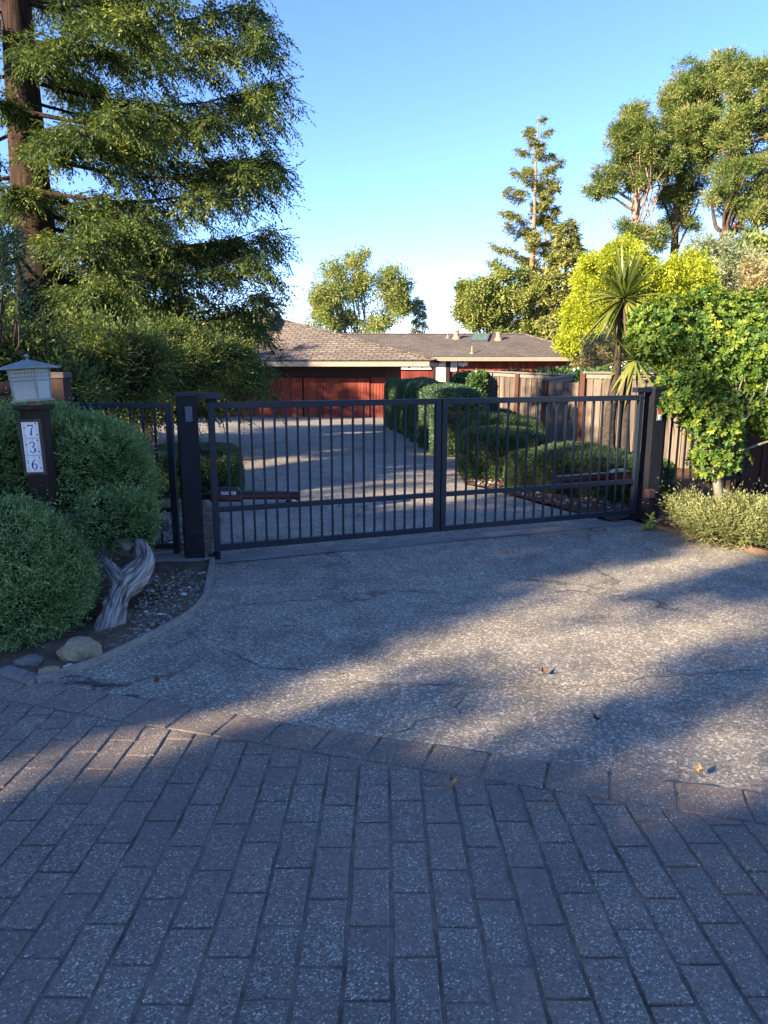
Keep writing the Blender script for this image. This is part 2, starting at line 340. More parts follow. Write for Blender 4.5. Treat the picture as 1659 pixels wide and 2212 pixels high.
def quads_obj(name, Q, tint, mat, parent=None, core=None, **pr):
    """Q (N,4,3) leaf quads, tint (N,), core: MB of extra faces with its own material"""
    N = len(Q); o = np.array([0., 0, 0])
    if parent is not None: o = origin_of(parent)
    elif pr.get('loc') is not None: o = np.asarray(pr['loc'], float)
    V = (Q.reshape(-1, 3) - o); idx = np.arange(N * 4); tt = np.repeat(tint, 4)
    sizes = np.full(N, 4); mi = np.zeros(N, int)
    if core is not None:
        CV = np.concatenate(core.v) - o; base = len(V); V = np.concatenate([V, CV]); tt = np.concatenate([tt, np.zeros(len(CV))])
        idx = np.concatenate([idx, np.concatenate([np.array(f) + base for f in core.f])])
        sizes = np.concatenate([sizes, [len(f) for f in core.f]]); mi = np.concatenate([mi, np.ones(len(core.f), int)])
    me = bpy.data.meshes.new(name)
    me.vertices.add(len(V)); me.vertices.foreach_set('co', V.astype(np.float32).ravel())
    me.loops.add(len(idx)); me.loops.foreach_set('vertex_index', idx.astype(np.int32))
    me.polygons.add(len(sizes)); me.polygons.foreach_set('loop_start', np.concatenate([[0], np.cumsum(sizes)[:-1]]).astype(np.int32))
    me.materials.append(mat)
    if core is not None: me.materials.append(M['core'])
    me.polygons.foreach_set('material_index', mi.astype(np.int32))
    me.update(calc_edges=True)
    a = me.attributes.new('tint', 'FLOAT', 'POINT'); a.data.foreach_set('value', np.clip(tt, 0, 1).astype(np.float32))
    ob = bpy.data.objects.new(name, me); COL.objects.link(ob)
    if parent is not None: ob.parent = parent
    else: ob.location = o.tolist()
    return props(ob, pr.get('label'), pr.get('cat'), pr.get('group'), pr.get('kind'))
# ------------------------------------------------------------------ foliage generators
def nrm(a): return a / (np.linalg.norm(a, axis=-1, keepdims=True) + 1e-9)
def leaf_quads(P, D, L, Wd, rng, mid=.5, ref=None):
    N = len(P); D = nrm(D); L = np.broadcast_to(L, (N,))[:, None]; Wd = np.broadcast_to(Wd, (N,))[:, None]
    r = rng.normal(size=(N, 3)) if ref is None else ref
    S = nrm(np.cross(D, r)); m = P + D * L * mid
    return np.stack([P, m + S * Wd * .5, P + D * L, m - S * Wd * .5], 1)
def fronds(P, D, L, n, bl, bw, rng, tint, spread=.7, droop=.12, tintvar=.12, updir=(0, 0, 1)):
    """feathery sprays: n side blades per stem"""
    N = len(P); D = nrm(D); L = np.broadcast_to(L, (N,)); out = []; tt = []
    S = nrm(np.cross(D, np.asarray(updir, float) + rng.normal(0, .35, (N, 3))))
    for k in range(n):
        t = (k + .6) / n; sg = 1 if k % 2 else -1
        b = P + D * (L * t)[:, None]; b[:, 2] -= droop * L * t * t
        d = D * (1 - spread) + S * (sg * spread) + rng.normal(0, .13, (N, 3)); d[:, 2] -= droop * .8
        if k == n - 1: d = D + rng.normal(0, .1, (N, 3)); d[:, 2] -= droop
        out.append(leaf_quads(b, d, bl * (1.15 - .45 * t) * rng.uniform(.75, 1.25, N), bw, rng, .5, ref=np.asarray(updir, float) + rng.normal(0, .5, (N, 3))))
        tt.append(tint + rng.normal(0, tintvar * .5, N) + .12 * (t - .5))
    return np.concatenate(out), np.concatenate(tt)
def lumpf(d, ph, amp):
    return 1 + amp * (np.sin(d[:, 0] * 3.3 + ph[0]) * np.sin(d[:, 1] * 3.1 + ph[1]) + .8 * np.sin(d[:, 2] * 4.1 + d[:, 0] * 2.3 + ph[2]) + .45 * np.sin(d[:, 0] * 8 + ph[3]) * np.sin(d[:, 1] * 7.3 + d[:, 2] * 6.1 + ph[4]))
def sphere_dirs(n, rng):
    return nrm(rng.normal(size=(n, 3)))
def lobes_shell(lobes, density, rng, lump=.06, zmin=None):
    """points + normals on the outside of a union of ellipsoids"""
    Ps, Ns = [], []
    for i, (c, r) in enumerate(lobes):
        c = np.asarray(c, float); r = np.asarray(r, float)
        area = 4 * math.pi * ((r[0] * r[1]) ** 1.6 / 3 + (r[0] * r[2]) ** 1.6 / 3 + (r[1] * r[2]) ** 1.6 / 3) ** (1 / 1.6)
        d = sphere_dirs(int(area * density), rng); ph = rng.uniform(0, 6.28, 6)
        f = lumpf(d, ph, lump) * (1 - np.abs(rng.normal(0, .035, len(d))))
        p = c + d * r * f[:, None]; nn = nrm(d / r)
        ok = np.ones(len(p), bool)
        for j, (c2, r2) in enumerate(lobes):
            if j != i: ok &= (((p - c2) / np.asarray(r2)) ** 2).sum(1) > .86
        if zmin is not None: ok &= p[:, 2] > zmin
        Ps.append(p[ok]); Ns.append(nn[ok])
    return np.concatenate(Ps), np.concatenate(Ns)
def juniper_mass(name, lobes, density, mat, rng, parent=None, L=.075, n=7, bl=.034, bw=.008, tuft=.5, zmin=0.02, core=.88, lump=.10, stray=.05, **pr):
    P, N = lobes_shell(lobes, density, rng, lump, zmin)
    D = N * .75 + rng.normal(0, .42, P.shape); D[:, 2] += tuft
    clump = .48 + .2 * np.sin(P[:, 0] * 17 + P[:, 2] * 11) * np.sin(P[:, 1] * 15 + P[:, 2] * 13) + .16 * np.sin(P[:, 0] * 6 + P[:, 2] * 5 + 2) * np.sin(P[:, 1] * 7 - P[:, 2] * 6) + .17 * rng.normal(size=len(P))
    LL = L * rng.uniform(.6, 1.3, len(P)) * np.where(rng.random(len(P)) < stray, 2.2, 1.0)
    Q, t = fronds(P - N * (L * .35), D, LL, n, bl, bw, rng, clump, .62, .05)
    cm = MB()
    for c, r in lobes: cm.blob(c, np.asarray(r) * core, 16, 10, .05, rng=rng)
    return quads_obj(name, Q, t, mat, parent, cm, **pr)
def box_shell(c, size, density, rng, rnd=.35, rot=0.0, lump=.05):
    """points/normals on a superellipsoid hedge (upper part + sides)"""
    c = np.asarray(c, float); h = np.asarray(size, float) / 2
    area = 2 * (size[0] * size[1] + 2 * size[0] * size[2] + 2 * size[1] * size[2]) / 2
    n = int(area * density); p4 = 2 / rnd
    # sample faces of the box then push onto the superellipsoid
    w = np.array([size[1] * size[2]] * 2 + [size[0] * size[2]] * 2 + [size[0] * size[1]]); w = w / w.sum()
    fi = rng.choice(5, n, p=w); q = rng.uniform(-1, 1, (n, 3))
    for k, (ax, sg) in enumerate(((0, -1), (0, 1), (1, -1), (1, 1), (2, 1))): q[fi == k, ax] = sg
    sc = (np.abs(q) ** p4).sum(1) ** (-1 / p4); d = q * sc[:, None]
    nn = nrm(np.sign(d) * np.abs(d) ** (p4 - 1) / h)
    ph = rng.uniform(0, 6.28, 6)
    p = d * h; wob = lump * (np.sin(p[:, 0] * 3.1 + ph[0]) * np.sin(p[:, 2] * 3.7 + ph[1]) + .7 * np.sin(p[:, 1] * 4 + p[:, 0] * 2 + ph[2])) - np.abs(rng.normal(0, .02, n))
    p = p + nn * wob[:, None]
    cr, sr = math.cos(rot), math.sin(rot); R = np.array([[cr, -sr, 0], [sr, cr, 0], [0, 0, 1]])
    return p @ R.T + c, nn @ R.T
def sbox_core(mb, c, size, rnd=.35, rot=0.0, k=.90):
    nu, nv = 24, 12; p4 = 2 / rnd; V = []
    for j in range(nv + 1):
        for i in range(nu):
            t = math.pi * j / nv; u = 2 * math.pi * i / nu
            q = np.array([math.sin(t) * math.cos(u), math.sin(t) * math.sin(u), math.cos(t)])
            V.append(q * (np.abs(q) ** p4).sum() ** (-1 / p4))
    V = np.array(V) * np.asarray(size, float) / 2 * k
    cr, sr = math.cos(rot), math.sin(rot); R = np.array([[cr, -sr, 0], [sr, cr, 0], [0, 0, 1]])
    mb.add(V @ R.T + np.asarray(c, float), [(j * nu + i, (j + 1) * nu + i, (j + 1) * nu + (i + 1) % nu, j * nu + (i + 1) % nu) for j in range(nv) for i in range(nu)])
def hedge(name, boxes, density, ll, lw, mat, rng, label, cat, loc, group=None, rnd=.3, k=3, lump=.05):
    Qs, Ts = [], []; cm = MB()
    for c, size, rot in boxes:
        P, N = box_shell(c, size, density, rng, rnd, rot, lump)
        tc = .45 + .2 * np.sin(P[:, 0] * 7 + P[:, 2] * 9) * np.sin(P[:, 1] * 8 + P[:, 2] * 5)
        for _ in range(k):
            D = N * .6 + rng.normal(0, .6, P.shape); D[:, 2] += .3
            Qs.append(leaf_quads(P - N * rng.uniform(0, .035, len(P))[:, None] + rng.normal(0, ll * .4, P.shape), D, ll * rng.uniform(.7, 1.3, len(P)), lw, rng)); Ts.append(tc + rng.normal(0, .16, len(P)))
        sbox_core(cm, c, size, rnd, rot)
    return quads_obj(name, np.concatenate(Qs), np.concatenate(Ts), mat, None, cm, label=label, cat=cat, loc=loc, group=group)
def clump_crown(lobes, nper, cr, nl, ll, lw, rng, fill=.45, up=.2, hang=0.0, keep=None, flat=1.0):
    """leaf clumps scattered through ellipsoid lobes; returns quads, tints, clump centres"""
    Qs, Ts, Cs = [], [], []
    for (c, r), n in zip(lobes, nper):
        c = np.asarray(c, float); r = np.asarray(r, float)
        d = sphere_dirs(n, rng); f = rng.uniform(fill, 1.0, n) ** .6
        ph = rng.uniform(0, 6.28, 6); cc = c + d * r * (f * lumpf(d, ph, .22))[:, None]
        if keep is not None: m = keep(cc); cc = cc[m]; d = d[m]
        if len(cc) == 0: continue
        K = len(cc); base = rng.uniform(.08, .92, K)
        off = rng.normal(size=(K, nl, 3)) * (cr * rng.uniform(.6, 1.25, (K, 1, 1))); off[:, :, 2] *= flat
        P = (cc[:, None] + off * .55).reshape(-1, 3)
        D = (nrm(off) * .7 + d[:, None] * .5 + rng.normal(0, .5, off.shape)).reshape(-1, 3); D[:, 2] += up - hang
        Qs.append(leaf_quads(P, D, ll * rng.uniform(.6, 1.35, len(P)), lw * rng.uniform(.7, 1.2, len(P)), rng))
        Ts.append(np.repeat(base, nl) + rng.normal(0, .12, len(P))); Cs.append(cc)
    return np.concatenate(Qs), np.concatenate(Ts), np.concatenate(Cs)
def split(lobes, k, f, rng):
    out = []
    for c, r in lobes:
        for d in sphere_dirs(k, rng): out.append((np.asarray(c) + d * np.asarray(r) * rng.uniform(.35, .88), np.asarray(r) * f * rng.uniform(.7, 1.25)))
    return out
def curve_pts(a, b, k, sag, rng, jit=0.0):
    a = np.asarray(a, float); b = np.asarray(b, float); t = np.linspace(0, 1, k)[:, None]
    p = a + (b - a) * t; p[:, 2] += (sag * 4 * t * (1 - t))[:, 0]
    p[1:-1] += rng.normal(0, jit, (k - 2, 3)); return p
def broad_tree(name, label, base, lobes, nper, cr, nl, ll, lw, fmat, bmat, rng, cat='tree', group=None, stems=1, tr=.18, keep=None, fill=.4, up=.2, hang=0., lean=0., flat=1.0):
    t = thing(name, label, cat, base, group)
    Q, T, C = clump_crown(lobes, nper, cr, nl, ll, lw, rng, fill, up, hang, keep, flat)
    mb = MB(); base = np.asarray(base, float)
    lc = np.array([c for c, r in lobes])
    for s in range(stems):
        tgt = lc[s % len(lc)] if stems > 1 else lc.mean(0)
        b0 = base + (np.array([rng.normal(0, .5), rng.normal(0, .5), 0]) if stems > 1 else 0)
        mb.tube(curve_pts(b0 - [0, 0, .15], tgt, 7, 0, rng, tr * .5), np.linspace(tr, tr * .35, 7) * (1.15 if s == 0 else .8), 8, wob=.06, rng=rng)
    top = lc.mean(0)
    for j in range(min(len(C), 26)):
        e = C[rng.integers(len(C))]; s0 = base + (top - base) * rng.uniform(.35, .9)
        mb.tube(curve_pts(s0, e, 5, rng.uniform(-.05, .1) * np.linalg.norm(e - s0), rng, .05), np.linspace(tr * .32, tr * .06, 5), 5, rng=rng)
    mb.build('trunk', bmat, t, smooth=True); quads_obj('crown', Q, T, fmat, t); return t
def redwood(name, label, base, height, tr, rad, fmat, bmat, rng, zlo=1.2, nlimb=60, nbr=20, nfr=14, fl=.22, nb=7, bl=.075, bw=.018, droop=.18, group=None, taper=.55, cat='tree', upturn=.12, gap=0., extra_limbs=(), hangp=.5, bk=1.0, avoid=None):
    t = thing(name, label, cat, base, group); base = np.asarray(base, float)
    tb = MB(); zs = np.linspace(-.2, height, 16)
    rr = tr * (1 - .93 * (np.clip(zs, 0, None) / height) ** .85) + tr * .3 * np.exp(-np.clip(zs, 0, None) / .8)
    tb.tube(np.stack([base[0] + .02 * np.sin(zs), base[1] + .02 * np.cos(zs * 1.3), base[2] + zs], 1), rr, 18, wob=.035, rng=rng)
    lb = tb; P, D, LL, TT = [], [], [], []
    limbs = []
    for i in range(nlimb):
        z = zlo + (height * .985 - zlo) * (max(0, i + rng.uniform(-.3, .3)) / nlimb) ** .95; z = max(z, zlo * .8)
        h = z / height; R = rad * (1 - h) ** taper * (1 - .25 * math.exp(-((z - zlo) / (.12 * height)) ** 2)) * rng.uniform(.72, 1.08)
        limbs.append((z, i * 2.399 + rng.normal(0, .35), max(R, .25), rng.uniform(.4, .6)))
    if avoid is not None: limbs = [(z, a, R * (1 if abs((a - avoid + math.pi) % (2 * math.pi) - math.pi) > .75 else .38), c) for z, a, R, c in limbs]
    limbs += list(extra_limbs)
    for z, az, R, tb0 in limbs:
        h = z / height
        o = np.array([math.cos(az), math.sin(az), 0.]); sd = np.array([-o[1], o[0], 0.])
        k = 8; s = np.linspace(0, 1, k)
        pts = base + np.outer(s * R, o) + np.outer(.06 * R * np.sin(s * 3 + az * 5), sd)
        pts[:, 2] += z + R * (-droop * (1 - h * .7) * np.sin(s * 2.2) + upturn * s ** 3)
        r0 = tr * .12 * (1 - h * .75) * (R / rad) ** .5
        lb.tube(pts, np.linspace(r0, r0 * .12, k), 6, wob=.05, rng=rng)
        # branchlets
        nbi = max(4, int(nbr * (R / rad) ** .8))
        tb_ = (rng.uniform(.18 + gap, 1, nbi)) ** .85
        for q in tb_:
            x = q * (k - 1); i0 = min(int(x), k - 2); p0 = pts[i0] + (pts[i0 + 1] - pts[i0]) * (x - i0)
            sg = rng.choice([-1, 1]); bdir = nrm(o * rng.uniform(.35, .9) + sd * sg * rng.uniform(.3, 1.0) + np.array([0, 0, rng.uniform(-.55, .25)]))
            bL = bk * R * rng.uniform(.10, .24) * (1.15 - .5 * q) + fl * .8
            m = nfr; u = (np.arange(m) + rng.uniform(0, 1, m)) / m
            pp = p0 + np.outer(u * bL, bdir); pp[:, 2] -= .30 * bL * u ** 2
            sdir = nrm(np.cross(bdir, [0, 0, 1.])); sgn = np.where(np.arange(m) % 2, 1, -1)
            dd = bdir * .55 + np.outer(sgn * rng.uniform(.3, 1, m), sdir) + rng.normal(0, .22, (m, 3)); dd[:, 2] -= np.where(rng.random(m) < hangp, rng.uniform(.2, 1.0, m), -.15)
            P.append(pp); D.append(dd); LL.append(fl * rng.uniform(.65, 1.3, m)); TT.append(np.full(m, tb0 + rng.normal(0, .14) + .10 * q))
    lb.build('trunk', bmat, t, smooth=True)
    Q, tt = fronds(np.concatenate(P), np.concatenate(D), np.concatenate(LL), nb, bl, bw, rng, np.concatenate(TT), .5, .25, .14)
    quads_obj('crown', Q, tt, fmat, t); return t
#PART2
def uv_roof(ob):
    me = ob.data; uv = me.uv_layers.new(name='UVMap'); buf = np.zeros((len(me.loops), 2), np.float32)
    co = np.array([v.co for v in me.vertices])
    for p in me.polygons:
        n = np.array(p.normal); u = np.cross([0, 0, 1.], n)
        u = u / np.linalg.norm(u) if np.linalg.norm(u) > 1e-4 else np.array([1., 0, 0]); v = np.cross(n, u)
        for li, vi in zip(p.loop_indices, p.vertices): buf[li] = (co[vi] @ u, co[vi] @ v)
    uv.data.foreach_set('uv', buf.ravel()); return ob
def copy_part(o, parent, loc):
    c = o.copy(); COL.objects.link(c); c.parent = parent; c.location = loc; return c
def rayplane(px, py, p0, n):
    d = ray(px, py); c = np.array([0, 0, H]); t = np.dot(np.asarray(p0) - c, n) / np.dot(d, n); return c + d * t
def poly_sheet(name, poly, z, mat, cell=.03, bumpz=0.0, kind='structure', rng=RNG, edge=None):
    """soil sheet: small cells inside a ground polygon"""
    poly = np.asarray(poly, float)[:, :2]; lo = poly.min(0); hi = poly.max(0)
    nx, ny = [max(2, int(math.ceil((hi[i] - lo[i]) / cell))) for i in (0, 1)]
    X, Y = np.meshgrid(lo[0] + np.arange(nx + 1) * cell, lo[1] + np.arange(ny + 1) * cell, indexing='ij')
    cx = (X[:-1, :-1] + cell / 2); cy = (Y[:-1, :-1] + cell / 2); ins = inside(cx.ravel(), cy.ravel(), poly).reshape(cx.shape)
    Z = gz(Y) + z + bumpz * (np.sin(X * 5.1 + 1) * np.sin(Y * 4.3) + .6 * np.sin(X * 13 + Y * 7) * np.sin(Y * 11) + rng.normal(0, .18, X.shape))
    V = np.stack([X, Y, Z], -1).reshape(-1, 3); i, j = np.nonzero(ins); a = i * (ny + 1) + j
    Fq = np.stack([a, a + ny + 1, a + ny + 2, a + 1], 1)
    used, inv = np.unique(Fq, return_inverse=True)
    mb = MB(); mb.add(V[used], inv.reshape(Fq.shape).tolist()); return mb.build(name, mat, smooth=True, kind=kind)
def inside(x, y, poly):
    r = np.zeros(len(x), bool); n = len(poly); j = n - 1
    for i in range(n):
        xi, yi = poly[i]; xj, yj = poly[j]
        c = ((yi > y) != (yj > y)) & (x < (xj - xi) * (y - yi) / (yj - yi + 1e-12) + xi); r ^= c; j = i
    return r
def clip(poly, a, b, c):
    """keep a*x+b*y<=c"""
    out = []; n = len(poly)
    for i in range(n):
        p, q = poly[i], poly[(i + 1) % n]; dp = a * p[0] + b * p[1] - c; dq = a * q[0] + b * q[1] - c
        if dp <= 0: out.append(p)
        if dp * dq < 0: t = dp / (dp - dq); out.append((p[0] + (q[0] - p[0]) * t, p[1] + (q[1] - p[1]) * t))
    return out
# ================================================================== GROUND
mb = MB(); ys = [-60, -1, 3, 5, 8.5, 14, 20, 27, 33.5, 60, 120, 300, 900]; xs = [-900, -40, 0, 40, 900]
V = [(x, y, float(gz(y)) - .03) for y in ys for x in xs]; nxs = len(xs)
mb.add(V, [(j * nxs + i, j * nxs + i + 1, (j + 1) * nxs + i + 1, (j + 1) * nxs + i) for j in range(len(ys) - 1) for i in range(nxs - 1)])
mb.build('ground', M['ground'], kind='structure')
redge = [(1330, 1130), (1239, 1107), (1169, 1090), (1111, 1073), (1047, 1055), (1004, 1046), (998, 1020), (990, 985), (962, 966), (905, 945), (865, 922), (846, 906), (838, 897)]
RE = np.array([G(*p)[:2] for p in redge]); ledge = [(455, 1208), (447, 1130), (441, 1085), (300, 1012), (190, 985), (60, 968), (-150, 955)]
LE = np.array([G(*p)[:2] for p in ledge])
ys = np.unique(np.concatenate([np.linspace(-1, 3, 5), np.linspace(3, 34, 63), RE[:, 1], LE[:, 1]]))
mb = MB(); V = []
for y in ys:
    xr = 11.0 if y < RE[0, 1] else np.interp(y, RE[:, 1], RE[:, 0]); xl = -9.0 if y < LE[0, 1] else np.interp(y, LE[:, 1], LE[:, 0])
    V += [(x, y, float(gz(y))) for x in np.linspace(xl, xr, 9)]
mb.add(V, [(j * 9 + i, j * 9 + i + 1, (j + 1) * 9 + i + 1, (j + 1) * 9 + i) for j in range(len(ys) - 1) for i in range(8)])
mb.build('driveway', M['asphalt'], kind='structure')
# concrete strip under the gate
GA = np.array([-1.444, 5.857]); GB = np.array([2.671, 7.42]); GD = (GB - GA) / np.linalg.norm(GB - GA); GN = np.array([GD[1], -GD[0]]); GL = np.linalg.norm(GB - GA)
def gp(t, z=0.0, off=0.0): p = GA + GD * t + GN * off; return np.array([p[0], p[1], z])
mb = MB(); k = 24; t_ = np.linspace(-.02, GL - .05, k)
V = [gp(t, .006 + .002 * math.sin(t * 3), o) for t in t_ for o in (.17 + .01 * math.sin(t * 5), -.02)]
mb.add(V, [(2 * i, 2 * i + 2, 2 * i + 3, 2 * i + 1) for i in range(k - 1)]); mb.build('concrete_strip', M['concrete'], kind='structure')
# asphalt seams
def strip(name, px, w, mat, z=.004, jit=.35, rng=np.random.default_rng(3)):
    P = np.array([G(*p) for p in px]); d = np.concatenate([[0], np.cumsum(np.linalg.norm(np.diff(P, axis=0), axis=1))]); n = max(8, int(d[-1] / .04))
    s = np.linspace(0, d[-1], n); Q = np.stack([np.interp(s, d, P[:, i]) for i in range(3)], 1); Q[1:-1, :2] += rng.normal(0, .008, (n - 2, 2))
    T = nrm(np.gradient(Q, axis=0)); S = np.stack([-T[:, 1], T[:, 0], 0 * s], 1); ww = w * (1 + jit * rng.normal(size=n)).clip(.25, 2) * np.minimum(1, np.minimum(s, d[-1] - s) / .15 + .15)
    mb = MB(); mb.add(np.stack([Q + S * ww[:, None] / 2, Q - S * ww[:, None] / 2], 1).reshape(-1, 3) + [0, 0, z], [(2 * i, 2 * i + 1, 2 * i + 3, 2 * i + 2) for i in range(n - 1)])
    return mb.build(name, mat, kind='structure')
strip('driveway_crack', [(700, 1478), (900, 1478), (1040, 1484), (1180, 1484), (1290, 1480), (1400, 1462), (1530, 1455), (1659, 1446)], .010, M['crack'])
strip('driveway_crack', [(1000, 1550), (985, 1530), (1008, 1500), (1012, 1488)], .006, M['tar'])
strip('driveway_crack', [(830, 1596), (870, 1580), (905, 1560), (985, 1545)], .006, M['tar'])
strip('driveway_crack', [(480, 1400), (520, 1418), (560, 1440), (600, 1446), (680, 1449)], .007, M['tar'])
strip('driveway_crack', [(640, 1640), (700, 1628), (760, 1606), (800, 1597)], .005, M['tar'], z=.022)
strip('joint_filler', [(130, 1476), (200, 1479), (280, 1481)], .03, M['tar'], .008, .12)
strip('joint_filler', [(150, 1490), (220, 1500), (285, 1508), (370, 1527), (480, 1548), (600, 1566), (829, 1600), (1050, 1633), (1305, 1674), (1480, 1697), (1659, 1719)], .016, M['tar'], .008, .3)
# ------------------------------------------------------------------ street of stamped bricks
p0, p1 = G(300, 1511), G(1659, 1719); bd = (p1 - p0)[:2]; bd /= np.linalg.norm(bd); bn = np.array([-bd[1], bd[0]])   # bn points to the driveway
c_up = float(bn @ p0[:2]); BW = .225
rng = np.random.default_rng(5); GR = .0078
def brick(mb, poly, z0):
    if len(poly) < 3: return
    P = np.array(poly); ar = abs(sum(P[i - 1, 0] * P[i, 1] - P[i, 0] * P[i - 1, 1] for i in range(len(P)))) / 2
    if ar < .0006: return
    c = P.mean(0); hz = z0 + rng.normal(0, .0012); tilt = rng.normal(0, .004, 2)
    # subdivide outline and roughen
    out = []
    for i in range(len(P)):
        a, b = P[i], P[(i + 1) % len(P)]; m = max(1, int(np.linalg.norm(b - a) / .035))
        for q in range(m): out.append(a + (b - a) * q / m)
    out = np.array(out); d = c - out; dn = d / (np.linalg.norm(d, axis=1)[:, None] + 1e-9)
    out = out + dn * np.abs(rng.normal(0, .0016, len(out)))[:, None]
    r1 = out + dn * .0018; r2 = out + dn * .0055; n = len(out); cc = c[None]
    zf = lambda Q, h: gz(Q[:, 1]) + h + (Q - c) @ tilt
    V = np.concatenate([np.c_[out, zf(out, hz - .009)], np.c_[r1, zf(r1, hz - .0022)], np.c_[r2, zf(r2, hz)], np.c_[cc, zf(cc, hz + .0006)]])
    Fs = [(i, (i + 1) % n, n + (i + 1) % n, n + i) for i in range(n)] + [(n + i, n + (i + 1) % n, 2 * n + (i + 1) % n, 2 * n + i) for i in range(n)] + [(2 * n + i, 2 * n + (i + 1) % n, 3 * n) for i in range(n)]
    mb.add(V, Fs)
mb = MB(); bw, bl = .1215, .25
y_al = G(790, 2169)[1]; x_al = G(736, 2205)[0]
for k in range(-62, 64):
    x0 = x_al + k * bw; off = (.5 * (k % 2) + .06 * math.sin(k * 1.7)) * bl
    for j in range(-11, 12):
        y0 = y_al + off + j * bl
        if y0 > 5.4: continue
        h = GR / 2; jx = rng.normal(0, .0007, 2)
        poly = [(x0 + h + jx[0], y0 + h * .6), (x0 + bw - h + jx[1], y0 + h * .6), (x0 + bw - h + jx[1], y0 + bl - h * .6), (x0 + h + jx[0], y0 + bl - h * .6)]
        brick(mb, clip(poly, bn[0], bn[1], c_up - BW - h), .010)
ph = .07
for k in range(-34, 42):
    s0 = k * .238 + ph; h = GR / 2
    a = p0[:2] + bd * (s0 + h) - bn * (BW - h); b = p0[:2] + bd * (s0 + .238 - h) - bn * (BW - h); c = b + bn * (BW - h); d = a + bn * (BW - h)
    brick(mb, [tuple(a), tuple(b), tuple(c), tuple(d)], .010)
mb.build('road', M['brick'], kind='structure')
mb = MB(); e0 = p0[:2] - bd * 9; e1 = p0[:2] + bd * 10
V = []; 
for s in np.linspace(0, 1, 40):
    q = e0 + (e1 - e0) * s
    for y in np.linspace(max(q[1], -1.2), -1.25, 40): V.append((q[0], y, float(gz(y)) + .004))
mb.add(V, [(40 * i + j, 40 * i + j + 1, 40 * i + j + 41, 40 * i + j + 40) for i in range(39) for j in range(39)]); mb.build('road_joints', M['groove'], kind='structure')
# ------------------------------------------------------------------ planting beds
edge_l = [(80, 1478), (150, 1456), (215, 1433), (280, 1402), (335, 1374), (380, 1350), (412, 1330), (435, 1308), (446, 1290), (451, 1268), (455, 1245), (459, 1216)]
EL_ = np.array([G(*p) for p in edge_l]); lp = G(0, 1453)
bedL = [tuple(lp[:2] + [-3.2, .35])] + [tuple(lp[:2])] + [tuple(p[:2]) for p in EL_] + [(-1.60, 6.4), (-1.72, 7.4), tuple(LE[2]), tuple(LE[3]), (-7, 13.5), (-9, 9), (-8, 4.5)]
poly_sheet('planting_bed', bedL, .022, M['soil'], .03, .010)
edge_r = [(1403, 1142), (1450, 1151), (1510, 1164), (1580, 1180), (1659, 1199), (1800, 1236)]
ER_ = np.array([G(*p) for p in edge_r])
bedR = [tuple(p[:2]) for p in ER_] + [(8, 5.5), (9, 12), (6, 14), (2.6, 17.5)] + [tuple(RE[i]) for i in range(8, -1, -1)] + [(2.75, 7.55)]
poly_sheet('planting_bed', bedR, .022, M['drysoil'], .04, .010)
def board(name, P, w, h, mat, label, cat, z0=0.0, lean=0.0, group=None):
    P = np.asarray(P, float); T = nrm(np.gradient(P[:, :2], axis=0)); S = np.stack([-T[:, 1], T[:, 0]], 1); V = []
    for p, s in zip(P, S):
        zb = float(gz(p[1])) + z0
        for a, zz in ((-1, -.02), (1, -.02), (1, h), (-1, h)): V.append((p[0] + s[0] * w / 2 * a, p[1] + s[1] * w / 2 * a, zb + zz))
    n = len(P); mb = MB(); mb.add(V, [(4 * i + a, 4 * i + (a + 1) % 4, 4 * i + 4 + (a + 1) % 4, 4 * i + 4 + a) for i in range(n - 1) for a in range(4)] + [(3, 2, 1, 0), tuple(4 * (n - 1) + a for a in range(4))])
    return mb.build(name, mat, bevel=.004, label=label, cat=cat, loc=P[0], group=group)
def smooth(P, n):
    P = np.asarray(P, float); d = np.concatenate([[0], np.cumsum(np.linalg.norm(np.diff(P, axis=0), axis=1))]); s = np.linspace(0, d[-1], n); Q = np.stack([np.interp(s, d, P[:, i]) for i in range(P.shape[1])], 1)
    for _ in range(3): Q[1:-1] = (Q[:-2] + 2 * Q[1:-1] + Q[2:]) / 4
    return Q
board('edging_board', smooth(EL_[:9], 30), .026, .042, M['edgeboard'], 'long thin grey bender board curving around the pebble bed', 'edging board')
board('edging_board', smooth(EL_[8:], 6), .04, .05, M['edgeboard'], 'short straight grey edging board ending at the thick black gate post', 'edging board')
board('edging_board', np.array([G(5, 1453), G(40, 1464), G(78, 1478)]), .085, .03, M['edgeboard'], 'short wide weathered board lying in front of the tan rocks', 'edging board')
board('edging_board', smooth(ER_, 14), .055, .045, wood('brown_edging_board', (.10, .06, .04), (.24, .15, .10), .9, 'x'), 'brown timber edging in front of the sunlit spreading juniper', 'edging board')
# pebbles
def pebbles(name, poly, n, rng, smin, smax, mat, zoff=.02, tilt=True):
    poly = np.asarray(poly)[:, :2]; lo, hi = poly.min(0), poly.max(0); q = rng.uniform(lo, hi, (n * 6, 2)); q = q[inside(q[:, 0], q[:, 1], poly)][:n]
    mb = MB()
    for x, y in q:
        s = smin * (smax / smin) ** (rng.random() ** 1.6); a = rng.uniform(0, 6.28); R = np.array([[math.cos(a), -math.sin(a), 0], [math.sin(a), math.cos(a), 0], [0, 0, 1]])
        mb.blob((x, y, float(gz(y)) + zoff + s * .22), (s, s * rng.uniform(.6, .9), s * rng.uniform(.4, .65)), 7, 5, .10, rng=rng, R=R)
    return mb.build(name, mat, smooth=True, kind='stuff')
pb = [tuple(G(*p)[:2]) for p in ((225, 1420), (330, 1370), (400, 1332), (438, 1296), (448, 1240), (330, 1235), (310, 1290), (230, 1380))]
pebbles('pebbles', pb, 1150, np.random.default_rng(1), .006, .021, M['pebble'], .021)
